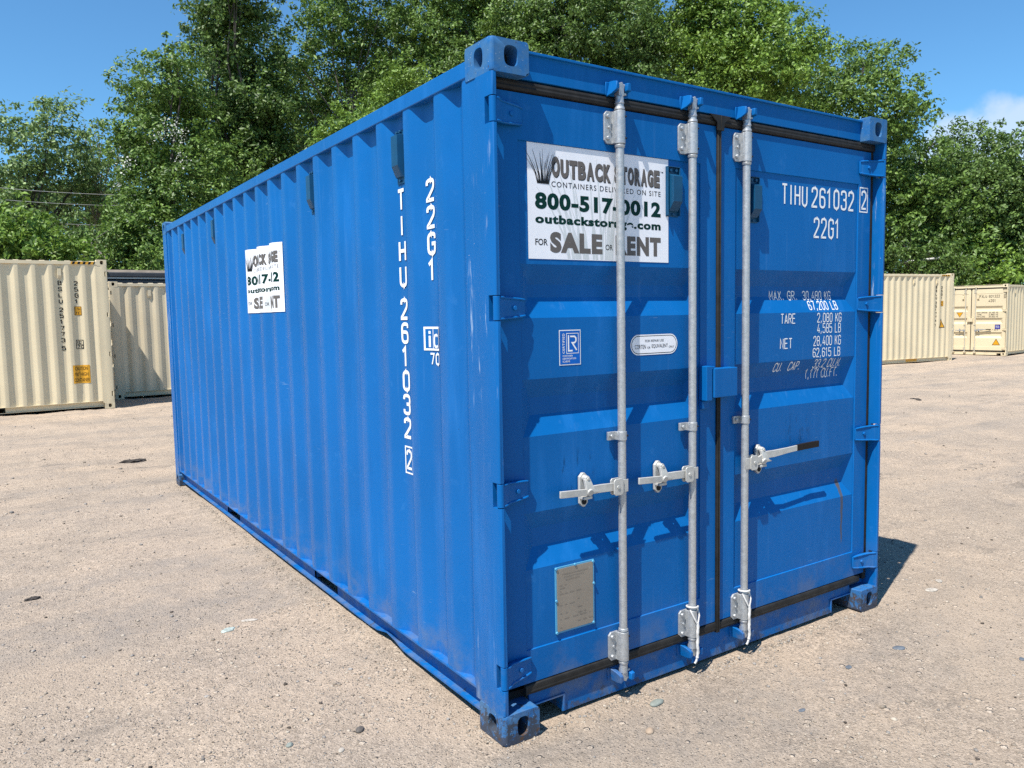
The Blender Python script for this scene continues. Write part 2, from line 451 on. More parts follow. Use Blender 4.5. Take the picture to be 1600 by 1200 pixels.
def font_tris(txt, bold, space, x0, y0, x1, y1):
    key = (txt, bold, space)
    if key not in _fc:
        cu = bpy.data.curves.new('lettering', 'FONT'); cu.body = txt; cu.offset = bold; cu.space_character = space
        cu.resolution_u = 4; cu.fill_mode = 'FRONT'
        o = bpy.data.objects.new('lettering', cu); COL.objects.link(o)
        dg = bpy.context.evaluated_depsgraph_get(); dg.update()
        me = o.evaluated_get(dg).to_mesh()
        vs = [tuple(v.co[:2]) for v in me.vertices]; fs = [[vs[i] for i in p.vertices] for p in me.polygons]
        o.evaluated_get(dg).to_mesh_clear()
        bpy.data.objects.remove(o); bpy.data.curves.remove(cu)
        _fc[key] = fs
    fs = _fc[key]; X = [p[0] for f in fs for p in f]; Y = [p[1] for f in fs for p in f]
    a, b, c, d = min(X), max(X), min(Y), max(Y)
    return [[(x0 + (p[0] - a) / (b - a) * (x1 - x0), y0 + (p[1] - c) / (d - c) * (y1 - y0)) for p in f] for f in fs]

# ------------------------------------------------------------------ shipping containers
PITCH, DEEP = 0.275, 0.036
def wave0(y, L):
    """depth of the side wall's corrugation at y metres from the door end"""
    if y < .216 or y > L - .24: return 0.0
    if y < .375:
        return min(1, (y - .216) / .068, (.375 - y) / .068) * DEEP
    u = (y - .375) % PITCH
    if u < .065: return 0.0
    if u < .133: return (u - .065) / .068 * DEEP
    if u < .207: return DEEP
    return max(0.0, (.275 - u) / .068 * DEEP)
def wave_breaks(L):
    b = [.19, .216, .284, .307]
    y = .375
    while y < L - .24:
        b += [y, y + .065, y + .133, y + .207]; y += PITCH
    return sorted(v for v in b if v < L - .24) + [L - .239, L - .17]

_wt = {}
def wave_table(L):
    if L not in _wt:                                  # pressed bends are rounded, not knife sharp
        ys = []
        for b in wave_breaks(L): ys += [b - .011, b, b + .011] if .2 < b < L - .245 else [b]
        ds = [wave0(y, L) if (i % 3 != 2 or not (.2 < y < L - .245)) else wave0(y, L) for i, y in enumerate(ys)]
        d2 = []
        for y in ys:
            near = any(abs(y - b) < 1e-9 for b in wave_breaks(L))
            d2.append((wave0(y - .011, L) + wave0(y + .011, L) + 2 * wave0(y, L)) / 4 if near else wave0(y, L))
        _wt[L] = (ys, d2)
    return _wt[L]
def wave(y, L):
    return float(np.interp(y, *wave_table(L)))

def build_container(label, loc, rz, L, H, paints, group=None, rods=(.618, 1.028, 1.374), detail=True, sides=(0, 1), name='shipping_container', doors=True):
    W = 2.438; P = paints; s = H / 2.591
    root = empty(name, loc, rz); tag(root, label, 'shipping container', group)
    zt = H - .118; bev = .0035 if detail else 0
    fx = (lambda x, k: x if k == 0 else W - x)
    prng = random.Random(int(L * 100 + H * 10 + loc[0] * 7))

    # corner castings: eight rounded blocks with lifting slots
    for kx in (0, 1):
        for ky in (0, 1):
            for kz in (0, 1):
                m = MB(); d = .118; z0 = 0 if kz == 0 else zt
                X0, sx = (0, 1) if kx == 0 else (W, -1); Y0, sy = (0, 1) if ky == 0 else (L, -1)
                hx, hy = (.026, .038) if kz == 0 else (.030, .036)
                m.hole_face((X0, Y0, z0), (sx, 0, 0), (0, 0, 1), .162, d, .085, .061, hx, hy, (0, sy, 0), .07, 0, 1)
                m.hole_face((X0, Y0, z0), (0, sy, 0), (0, 0, 1), .178, d, .085, .061, .030, .036, (sx, 0, 0), .07, 0, 1)
                A = lambda x, y, z: (X0 + sx * x, Y0 + sy * y, z0 + z)
                m.add([A(.162, 0, 0), A(.162, .178, 0), A(.162, .178, d), A(.162, 0, d)], [(0, 1, 2, 3)])
                m.add([A(0, .178, 0), A(.162, .178, 0), A(.162, .178, d), A(0, .178, d)], [(0, 1, 2, 3)])
                m.add([A(0, 0, 0), A(.162, 0, 0), A(.162, .178, 0), A(0, .178, 0)], [(0, 1, 2, 3)])
                m.add([A(0, 0, d), A(.162, 0, d), A(.162, .178, d), A(0, .178, d)], [(0, 1, 2, 3)])
                bx = ((min(X0, X0 + sx * .162), max(X0, X0 + sx * .162)), (min(Y0, Y0 + sy * .178), max(Y0, Y0 + sy * .178)), (z0, z0 + d))
                def outer(a, b): return sum(1 for i in range(3) if any(abs(a[i] - e) < 1e-4 and abs(b[i] - e) < 1e-4 for e in bx[i])) >= 2
                m.build('corner_casting', [P['cast'], M_HOLE], root, .013 if detail else .006, 40, 3, edges=outer)

    # corner posts; the door end posts carry the hinge slots
    hz = [v * s for v in (.262, .958, 1.645, 2.345)]; hh = .047
    for k in (0, 1):
        m = MB(); zz = .118
        prof = [(.003, .205), (.003, .118), (0, .104), (0, .013), (.0025, .005), (.007, .0015), (.019, .001), (.024, .006), (.0245, .085), (.06, .095), (.06, .205)]
        slot = [(.003, .205), (.003, .118), (0, .104), (0, .048), (.0245, .048), (.0245, .085), (.06, .095), (.06, .205)]
        for h in hz + [None]:
            z1 = (h - hh) if h else zt
            m.prism([(fx(p[0], k), p[1]) for p in prof], 'z', zz, z1)
            if h:
                m.prism([(fx(p[0], k), p[1]) for p in slot], 'z', z1, h + hh); zz = h + hh
        m.build('corner_post', P['post'], root, .002 if detail else 0, 40)
        m = MB()
        m.prism([(fx(x, k), y) for x, y in ((0, L - .17), (0, L - .012), (.010, L), (.14, L), (.14, L - .06), (.05, L - .06), (.05, L - .17))], 'z', .118, zt)
        m.build('corner_post', P['post'], root, bev)

    # corrugated side walls
    ztop, zbot = H - .092, .159
    ys = wave_table(L)[0]; rows = 9
    for k in (0, 1):
        m = MB(); vs = []
        ph = [prng.uniform(0, 6.28) for _ in range(6)]
        for r in range(rows + 1):
            z = zbot + (ztop - zbot) * r / rows
            for y in ys:
                j = .0011 * math.sin(y * 2.1 + ph[0] + z) * math.sin(z * 2.7 + ph[1]) + .0006 * math.sin(y * 7.3 + ph[2]) * math.sin(z * 5.1 + ph[3])
                vs.append((fx(.007 + wave(y, L) + j, k), y, z))
        n = len(ys)
        m.add(vs, [(r * n + i, r * n + i + 1, (r + 1) * n + i + 1, (r + 1) * n + i) for r in range(rows) for i in range(n - 1)])
        m.build('side_panel', P['panel'], root, 0, 60)

    # top side rails and bottom side rails (channel with fork pockets)
    for k in (0, 1):
        m = MB(); a, b = sorted((fx(.003, k), fx(.063, k)))
        m.box(a, b, .178, L - .178, H - .100, H - .039)
        m.build('top_rail', P['panel'], root, .004 if detail else 0)
        m = MB()
        a, b = sorted((fx(.006, k), fx(.085, k))); m.box(a, b, .178, L - .178, .150, .159)      # top flange
        pk = [(L / 2 - 1.0250 - .18, L / 2 - 1.025 + .18), (L / 2 + 1.025 - .18, L / 2 + 1.025 + .18)]
        a, b = sorted((fx(.056, k), fx(.064, k)))
        y0 = .178
        for p0, p1 in pk:
            m.box(a, b, y0, p0, .055, .150); y0 = p1
            c, d = sorted((fx(.056, k), fx(.30, k))); 
            m.box(c, d, p0 - .006, p0, .0555, .1495); m.box(c, d, p1, p1 + .006, .0555, .1495)
        m.box(a, b, y0, L - .178, .055, .150)
        # bottom flange, slightly bent in one place
        vs = []; n = 60
        for i in range(n + 1):
            y = .178 + (L - .356) * i / n
            dent = .022 * math.exp(-((y - 1.10) / .10) ** 2) if k == 0 and detail else 0
            xo = fx(.029 + dent * .5, k); xi = fx(.066, k)
            vs += [(xo, y, .044 + dent), (xi, y, .044), (xi, y, .0545), (xo, y, .053 + dent)]
        m.loft([vs[4 * i:4 * i + 4] for i in range(n + 1)])
        m.build('bottom_rail', P['rail'], root, 0)

    # floor, roof with pressed waves, blind front end
    m = MB(); m.box(.075, W - .075, .10, L - .06, .120, .150); m.build('floor_panel', M_HOLE, root)
    m = MB(); vs = []; fs = []; n = 0; y = .09
    prof = []
    while y < L - .25:
        prof += [(y, 0), (y + .09, 0), (y + .11, .02), (y + .19, .02)]; y += .209
    prof.append((L - .04, 0))
    for y, d in prof: vs += [(.05, y, H - .044), (.12, y, H - .044 + d), (W - .12, y, H - .044 + d), (W - .05, y, H - .044)]
    for i in range(len(prof) - 1):
        fs += [(4 * i + j, 4 * i + j + 1, 4 * i + j + 5, 4 * i + j + 4) for j in range(3)]
    m.add(vs, fs); m.build('roof_panel', P['panel'], root)
    m = MB(); vs = []; xs = [.14 + i * (W - .28) / 32 for i in range(33)]
    for z in (.15, H - .10):
        for i, x in enumerate(xs): vs.append((x, L - .012 - (.04 if i % 4 in (2, 3) else 0), z))
    m.add(vs, [(i, i + 1, 34 + i, 33 + i) for i in range(32)])
    m.box(.162, W - .162, L - .06, L - .004, .02, .149); m.box(.162, W - .162, L - .06, L - .004, H - .099, H - .02)
    m.build('end_panel', P['panel'], root)
    if not doors: return root

    # door header and sill
    hb = H - .113
    m = MB(); m.prism([(.051, hb), (.051, H - .024), (.039, H - .022), (.039, H - .012), (.10, H - .012), (.10, hb)], 'x', .162, W - .162)
    m.build('door_header', P['fit'], root, .002 if detail else 0)
    m = MB()
    pw = (.162, .325)
    m.prism([(pw[1], .016), (W - pw[1], .016), (W - pw[1], .090), (W - pw[0], .090), (W - pw[0], .135), (pw[0], .135), (pw[0], .090), (pw[1], .090)], 'y', .070, .078)
    m.box(.162, W - .162, .078, .12, .127, .135)
    for k in (0, 1):
        a, b = sorted((fx(.163, k), fx(.335, k))); m.box(a, b, .062, .0695, .086, .094)
        a, b = sorted((fx(.325, k), fx(.335, k))); m.box(a, b, .062, .0695, .020, .0855)
        a, b = sorted((fx(.326, k), fx(.334, k))); m.box(a, b, .078, .30, .020, .126)
    m.box(pw[1] + .01, W - pw[1] - .01, .078, .11, .016, .024)
    m.build('door_sill', P['sill'], root, .0015 if detail else 0)

    # two door leaves with pressed troughs
    zb, zd = .187, H - .161
    yF, yP, yG = .058, .064, .100
    edges = [(.055, .146, 1.108, 1.207), (1.231, 1.334, 2.280, 2.383)]
    tro = [(1.810, 1.735, 1.686, 1.607), (1.374, 1.300, 1.232, 1.154), (.858, .785, .711, .634)]
    tro = [tuple(v * s if s > 1.01 else v for v in t) for t in tro]
    for di, (xa, pa, pb, xb) in enumerate(edges):
        door = None
        pz0, pz1 = .318 * s, 2.262 * s
        hip = .058; ax, bx = pa + .004, pb - .004
        xs = [xa, pa, pa + .002, ax + .001, ax + .001 + hip, bx - .001 - hip, bx - .001, pb - .002, pb, xb]
        zs = {zb, pz0, pz0 + .002, pz1 - .002, pz1, zd}
        for t in tro: zs |= set(t)
        zs = sorted(zs)
        def depth(x, z):
            if x <= pa + 1e-6 or x >= pb - 1e-6 or z <= pz0 + 1e-6 or z >= pz1 - 1e-6: return yF
            px = max(0, min(1, (x - ax - .001) / hip, (bx - .001 - x) / hip)); pz = 0
            for a, b, c, d in tro:
                if d < z < a: pz = max(pz, min(1, (a - z) / (a - b), (z - d) / (c - d)))
            return yP + (yG - yP) * min(px, pz)
        m = MB(); vs = [(x, depth(x, z), z) for z in zs for x in xs]; n = len(xs); fs = []
        for r in range(len(zs) - 1):
            for i in range(n - 1):
                q = [r * n + i, r * n + i + 1, (r + 1) * n + i + 1, (r + 1) * n + i]
                ds = [vs[a][1] for a in q]; k = ds.index(max(ds))
                q = q[k:] + q[:k]
                fs += [(q[0], q[1], q[2]), (q[0], q[2], q[3])]
        m.add(vs, fs)
        m.add([(xa, .1145, zb), (xb, .1145, zb), (xb, .1145, zd), (xa, .1145, zd)], [(0, 1, 2, 3)])
        rim = [r * n for r in range(len(zs))]; ri2 = [r * n + n - 1 for r in range(len(zs))]
        bot = list(range(n)); top = [(len(zs) - 1) * n + i for i in range(n)]
        for ids in (rim, ri2, bot, top):
            pts = [vs[i] for i in ids]
            m.add(pts + [(p[0], .1145, p[2]) for p in pts], [(i, i + 1, len(pts) + i + 1, len(pts) + i) for i in range(len(pts) - 1)])
        door = m.build('door', P['door'], root, 0)
        # rubber seals round the leaf
        g = MB()
        lob = [(.066, 0), (.053, .004), (.049, .014), (.0515, .021), (.0495, .028), (.053, .038), (.066, .042)]
        g.prism([(y, zd + .003 + z) for y, z in lob], 'x', .03 if di == 0 else 1.2205, 1.2185 if di == 0 else W - .03)
        g.prism([(y, zb - .048 + z * 1.1) for y, z in lob], 'x', .135 if di == 0 else 1.2205, 1.2185 if di == 0 else W - .10)
        if di == 0:
            g.prism([(.0268, .07), (.030, .060), (.038, .063), (.046, .058), (.0535, .066), (.0535, .10), (.0268, .10)], 'z', zb - .04, zd + .002)
            g.prism([(1.209, .066), (1.2085, .050), (1.2145, .0445), (1.2185, .050), (1.2185, .066)], 'z', zb - .052, zd + .038)
            g.prism([(1.150, zd + .046), (1.2187, zd + .046), (1.2187, zd - .02), (1.200, zd - .02), (1.195, zd + .015)], 'y', .040, .0485)
        else:
            g.prism([(W - .0268, .07), (W - .030, .060), (W - .038, .063), (W - .046, .058), (W - .0535, .066), (W - .0535, .10), (W - .0268, .10)], 'z', zb - .04, zd + .002)
            g.prism([(1.2195, .066), (1.2195, .047), (1.2245, .043), (1.2295, .049), (1.2295, .066)], 'z', zb - .052, zd + .040)
            g.prism([(1.285, zd + .045), (1.2195, zd + .045), (1.2195, zd - .02), (1.237, zd - .02), (1.243, zd + .015)], 'y', .0385, .0475)
        g.build('rubber_seal', M_RUBBER, door, .0015 if detail else 0, 50)
        # hinges
        for h in hz:
            g = MB(); k = di
            g.cyl((fx(.0145, k), .0155, h - .044), (fx(.0145, k), .0155, h + .044), .0145, n=14)
            secs = []
            for x, y, hw, t in ((.016, .004, .041, .020), (.034, .008, .041, .018), (.058, .026, .039, .018), (.100, .036, .037, .018), (.140, .044, .034, .012), (.162, .050, .030, .007)):
                secs.append([(fx(x, k), y, h - hw), (fx(x, k), y + t, h - hw), (fx(x, k), y + t, h + hw), (fx(x, k), y, h + hw)])
            g.loft(secs)
            for q in (-1, 1):
                g.tube([(fx(.024, k), .007, h + q * .039), (fx(.036, k), .011, h + q * .039), (fx(.058, k), .027, h + q * .037), (fx(.10, k), .036, h + q * .035), (fx(.14, k), .044, h + q * .032), (fx(.160, k), .050, h + q * .029)], .0055, 8)
            g.cyl((fx(.105, k), .042, h), (fx(.105, k), .030, h), .009, n=8)
            g.build('hinge', P['fit'], door, .0015 if detail else 0, 45)
        # ventilator on the leaf
        vx = .938 if di == 0 else 1.452; vz = 2.128 * s
        g = MB()
        g.box(vx - .036, vx + .036, yP - .005, yP - .0005, vz - .104, vz + .104)
        for q in (-.036, .032): g.box(vx + q, vx + q + .004, yP - .018, yP - .0052, vz - .10, vz + .10)
        g.box(vx - .036, vx + .036, yP - .018, yP - .0052, vz + .1002, vz + .104)
        g.loft([[(vx - .026, yP - .006, vz + .075), (vx + .026, yP - .006, vz + .075), (vx + .026, yP - .040, vz + .062), (vx - .026, yP - .040, vz + .062)],
                [(vx - .026, yP - .006, vz - .06), (vx + .026, yP - .006, vz - .06), (vx + .026, yP - .040, vz - .045), (vx - .026, yP - .040, vz - .045)],
                [(vx - .026, yP - .006, vz - .085), (vx + .026, yP - .006, vz - .085), (vx + .026, yP - .012, vz - .082), (vx - .026, yP - .012, vz - .082)]])
        for q in (-.016, .016): g.cyl((vx + q, yP - .003, vz + .089), (vx + q, yP - .016, vz + .089), .008, n=8)
        g.cyl((vx, yP - .003, vz - .094), (vx, yP - .012, vz - .094), .006, n=8)
        g.build('vent', P['vent'], door, .0015 if detail else 0)

    # lock box over the padlock
    m = MB(); zl0, zl1 = 1.238 * s, 1.368 * s
    m.box(1.142, 1.292, .004, .057, zl0, zl1)
    m.box(1.098, 1.135, .010, .0575, zl0 - .012, zl1 + .012); m.box(1.1352, 1.150, .010, .016, zl1 + .002, zl1 + .010)
    m.box(1.100, 1.150, .040, .0575, zl0 - .050, zl0 - .014)
    m.build('lock_box', P['fit'], root, .003 if detail else .0)

    # locking rods with brackets, keepers and handles
    for ri, rx in enumerate(rods):
        right = rx > 1.219; yr = .0285; zA, zB = 2.488 * s + (H - 2.591 * s), .118
        m = MB(); m.cyl((rx, yr, zB), (rx, yr, zA - .02), .0168, n=18)
        rod = m.build('lock_rod', P['rod'], root, 0, 40)
        for zc, hh2, kind in ((2.352 * s, .064, 'guide'), (.232, .062, 'guide'), (1.120 * s, .018, 'clip')):
            m = MB(); side = -1
            r = .0225 if kind == 'guide' else .0205
            m.cyl((rx, yr, zc - hh2), (rx, yr, zc + hh2), r, n=20)
            if kind == 'guide':
                for q in (-1, 1):
                    m.cyl((rx, yr, zc + q * (hh2 + .004)), (rx, yr, zc + q * (hh2 + .015)), .0215, .0195, n=18)
                    m.cyl((rx + .0155, yr - .012, zc + q * .042), (rx + .021, yr - .0185, zc + q * .042), .0042, n=8, m=1)
                fw = .062
                m.prism([(rx - .012, zc - hh2 + .001), (rx - fw + .012, zc - hh2 + .001), (rx - fw, zc - hh2 + .014), (rx - fw, zc + hh2 - .014), (rx - fw + .012, zc + hh2 - .001), (rx - .012, zc + hh2 - .001)], 'y', .048, .0565)
                m.box(rx - .024, rx - .016, yr, .050, zc - hh2 + .002, zc + hh2 - .002)
                for q in (-.042, .042): m.cyl((rx - .046, .047, zc + q), (rx - .046, .038, zc + q), .0095, .008, n=6)
                m.cyl((rx - .040, .047, zc), (rx - .040, .041, zc), .006, n=8)
            else:
                m.box(rx - .058, rx - .012, .046, .0565, zc - .017, zc + .017); m.box(rx - .022, rx - .012, yr, .047, zc - .017, zc + .017)
                m.cyl((rx - .042, .045, zc), (rx - .042, .038, zc), .008, n=6)
                m.cyl((rx + .0145, yr - .012, zc), (rx + .0195, yr - .018, zc), .0042, n=8, m=1)
            m.build('rod_bracket' if kind == 'guide' else 'rod_clip', [P['rod'], M_HOLE], rod, .0012 if detail else 0, 40)
        # cam ends and their keepers, top and bottom
        for q, ze in ((1, zA), (-1, zB)):
            m = MB()
            m.cyl((rx, yr, ze - q * .045), (rx, yr, ze - q * .010), .0195, .0125, n=14)
            m.prism([(rx - .012, ze - q * .016), (rx + .012, ze - q * .016), (rx + .016, ze + q * .022), (rx + .004, ze + q * .038), (rx - .014, ze + q * .030)], 'y', yr - .012, yr + .016)
            m.cyl((rx - .026, yr - .002, ze + q * .026), (rx + .042, yr - .004, ze + q * .026), .0068, n=8)
            m.prism([(rx + .006, ze - q * .012), (rx + .030, ze - q * .010), (rx + .030, ze - q * .002), (rx + .006, ze)], 'y', yr - .008, yr + .014)
            m.build('cam_end', P['rod'], rod, .0012 if detail else 0, 40)
            yb = .052 if q > 0 else .0705
            m = MB(); a_, b_ = sorted((ze - q * .014, ze + q * .038)); m.box(rx - .056, rx + .056, yb - .006, yb, a_, b_)
            m.loft([[(rx - .052, yb, ze - q * .020), (rx - .014, yb, ze - q * .008), (rx - .014, yb, ze + q * .034), (rx - .036, yb, ze + q * .042)],
                    [(rx - .046, .024, ze - q * .012), (rx - .014, .024, ze + q * .002), (rx - .014, .024, ze + q * .030), (rx - .034, .024, ze + q * .040)],
                    [(rx - .038, .004, ze + q * .002), (rx - .018, .006, ze + q * .010), (rx - .018, .006, ze + q * .026), (rx - .032, .004, ze + q * .036)]])
            m.loft([[(rx + .020, yb, ze - q * .004), (rx + .052, yb, ze - q * .010), (rx + .044, yb, ze + q * .036), (rx + .020, yb, ze + q * .036)],
                    [(rx + .020, .022, ze + q * .002), (rx + .044, .022, ze + q * .002), (rx + .038, .022, ze + q * .034), (rx + .020, .022, ze + q * .034)],
                    [(rx + .022, .003, ze + q * .004), (rx + .042, .003, ze + q * .004), (rx + .038, .003, ze + q * .034), (rx + .022, .003, ze + q * .034)]])
            m.build('cam_keeper', P['fit'], rod, .004 if detail else 0, 50)
        # handle: hub plates on the rod, bent bar, catch on the door
        d = 1 if right else -1; zh = .915 * s; m = MB()
        hx0, hx1 = sorted((rx + d * .014, rx + d * .064))
        def rr(x0, x1, z0, z1, c=.008): return [(x0 + c, z0), (x1 - c, z0), (x1, z0 + c), (x1, z1 - c), (x1 - c, z1), (x0 + c, z1), (x0, z1 - c), (x0, z0 + c)]
        m.prism(rr(hx0, hx1, zh - .034, zh + .034), 'y', .004, .009); m.prism(rr(hx0, hx1, zh - .034, zh + .034), 'y', .026, .031)
        m.box(rx - .016, rx + .016, .009, .0115, zh - .026, zh + .026)
        m.cyl((rx + d * .042, .001, zh), (rx + d * .042, .034, zh), .008, n=10)
        if right: path = [(.030, .018, 0), (.085, .018, .006), (.13, .017, .026), (.19, .013, .026), (.30, .017, .030), (.425, .022, .034), (.54, .020, .036)]
        else: path = [(.030, .018, 0), (.12, .018, .004), (.175, .019, .004), (.205, .012, .000), (.335, .010, .008)]
        secs = []
        for x, y, z in path:
            w = .0165 if x < .2 else .0135
            secs.append([(rx + d * x, y - .004, zh + z - w), (rx + d * x, y + .005, zh + z - w), (rx + d * x, y + .005, zh + z + w), (rx + d * x, y - .004, zh + z + w)])
        m.loft(secs if not right else secs[:-1])
        if right:
            g1, g2 = secs[-2], secs[-1]
            gr = lambda q, e: [(q[0][0], q[0][1] - e, q[0][2] - e), (q[1][0], q[1][1] + e, q[1][2] - e), (q[2][0], q[2][1] + e, q[2][2] + e), (q[3][0], q[3][1] - e, q[3][2] + e)]
            m.loft([gr([(a[0] * .45 + b[0] * .55, a[1] * .45 + b[1] * .55, a[2] * .45 + b[2] * .55) for a, b in zip(secs[-3], g1)], .0015), gr(g1, .002), gr(g2, .002)], 1)
        m.build('rod_handle', [P['handle'], M_GRIP], rod, .0018 if detail else 0, 40)
        m = MB(); cx = rx + d * (.190 if not right else .118)
        m.prism(rr(cx - .020, cx + .020, zh - .066, zh + .072, .015), 'y', .044, .0575)
        m.cyl((cx, .044, zh + .052), (cx, .018, zh + .052), .013, .011, n=12); m.cyl((cx, .017, zh + .052), (cx, .012, zh + .052), .007, n=8)
        m.cyl((cx, .0435, zh - .045), (cx, .0405, zh - .045), .012, n=14, m=1)
        m.loft([[(cx - .016, .030, zh + .050), (cx + .012, .030, zh + .050), (cx + .012, .016, zh + .050), (cx - .016, .016, zh + .050)],
                [(cx - .014, .020, zh + .010), (cx + .028, .020, zh + .004), (cx + .028, .004, zh + .004), (cx - .014, .006, zh + .010)],
                [(cx - .012, .020, zh - .008), (cx + .050, .018, zh - .006), (cx + .050, .006, zh - .006), (cx - .012, .006, zh - .008)]])
        m.box(cx - .024, cx + .018, .012, .044, zh - .030, zh - .019)
        m.cyl((cx + d * -.004, .012, zh - .002), (cx + d * -.004, .004, zh - .004), .017, .014, n=12)
        m.build('handle_catch', [P['handle'], M_HOLE], rod, .0015 if detail else 0, 45)

    # side ventilators set in the troughs
    vz = H - .262
    for k in sides:
        for j in (0, 4, 12, 16):
            vy = .812 + j * PITCH
            if vy > L - .5: continue
            g = MB(); a = .007 + DEEP
            X = lambda d: fx(a - d, k)
            g.box(*sorted((X(.001), X(.004))), vy - .038, vy + .036, vz - .125, vz + .105)
            g.loft([[(X(.0042), vy - .034, vz + .085), (X(.0042), vy + .034, vz + .085), (X(.034), vy + .030, vz + .080), (X(.034), vy - .030, vz + .080)],
                    [(X(.0042), vy - .034, vz - .055), (X(.0042), vy + .034, vz - .055), (X(.034), vy + .030, vz - .050), (X(.034), vy - .030, vz - .050)],
                    [(X(.0042), vy - .034, vz - .100), (X(.0042), vy + .034, vz - .100), (X(.016), vy + .026, vz - .098), (X(.016), vy - .026, vz - .098)]])
            for q in (-.016, .016): g.cyl((X(.002), vy + q, vz + .095), (X(.016), vy + q, vz + .095), .007, n=8)
            g.cyl((X(.002), vy, vz - .112), (X(.012), vy, vz - .112), .006, n=8)
            g.build('vent', P['vent'], root, .0015 if detail else 0)
    return root

def side_map(L, k=0, eps=.0024, W=2.438):
    """artwork (u = right as you face the wall, v = height) laid onto the corrugated wall"""
    if k == 0: return lambda u, v, l: (.007 + wave(-u, L) - eps - l * .0005, -u, v)
    return lambda u, v, l: (W - (.007 + wave(u, L) - eps - l * .0005), u, v)
def side_breaks(L, k=0): return [(-b if k == 0 else b) for b in wave_table(L)[0]]
def door_depth(z):
    for a, b, c, d in ((1.810, 1.735, 1.686, 1.607), (1.374, 1.300, 1.232, 1.154), (.858, .785, .711, .634)):
        if d < z < a: return .064 + .036 * max(0, min(1, (a - z) / (a - b), (z - d) / (c - d)))
    return .064
DOOR_BREAKS = [v for t in ((1.810, 1.735, 1.686, 1.607), (1.374, 1.300, 1.232, 1.154)) for v in t]
def door_map(u, v, l): return (u, door_depth(v) - .0012 - l * .0005, v)

# ---- the blue container in the middle of the yard
PB = dict(cast=MB_CAST, post=MB_POST, panel=MB_PANEL, rail=MB_SILL, door=MB_DOOR, fit=MB_PLAIN, sill=MB_SILL, vent=M_TEAL, rod=M_GALV, handle=M_WHITEMETAL)
BL = 6.058
blue = build_container('blue corrugated shipping container with white sale signs and silver lock rods on open gravel',
                       (0, 0, 0), 0.0, BL, 2.591, PB)
# writing on the doors
f = Flat()
for txt, a, b, z in (('TIHU', 1.671, 1.858, 2.121), ('261032', 1.900, 2.241, 2.121), ('22G1', 1.920, 2.123, 1.974)):
    f = Flat(); f.plate_fit(txt, a, b, z, .101); f.build('lettering', [M_INK], blue, door_map)
f = Flat(); f.plate('2', 2.3075, 2.134, .098, wr=.36); f.frame(2.2895, 2.122, 2.3565, 2.245, .006)
f.build('check_digit', [M_INK], blue, lambda u, v, l: (u, .0570 - l * .0005, v))
T = .235
for txt, a, b, z, h in (('MAX. GR.', 1.626, 1.835, 1.668, .046), ('30,480 KG', 1.881, 2.107, 1.668, .046), ('67,200 LB', 1.902, 2.135, 1.618, .046),
                        ('TARE', 1.670, 1.778, 1.553, .050), ('2,080 KG', 1.955, 2.153, 1.555, .048), ('4,585 LB', 1.956, 2.149, 1.501, .050),
                        ('NET', 1.667, 1.755, 1.432, .052), ('28,400 KG', 1.927, 2.151, 1.438, .050), ('62,615 LB', 1.923, 2.147, 1.381, .047),
                        ('CU.  CAP.', 1.640, 1.842, 1.322, .045), ('33.2 CU.M.', 1.950, 2.177, 1.324, .047), ('1,171 CU.FT.', 1.909, 2.178, 1.271, .051)):
    for wd, u, v in Flat.words(txt, a, b, h, T, .5):
        f = Flat(); f.plate_fit(wd, u, v, z, h, t=T, gap=.5); f.build('weight_lettering', [M_INK], blue, door_map, (), DOOR_BREAKS)

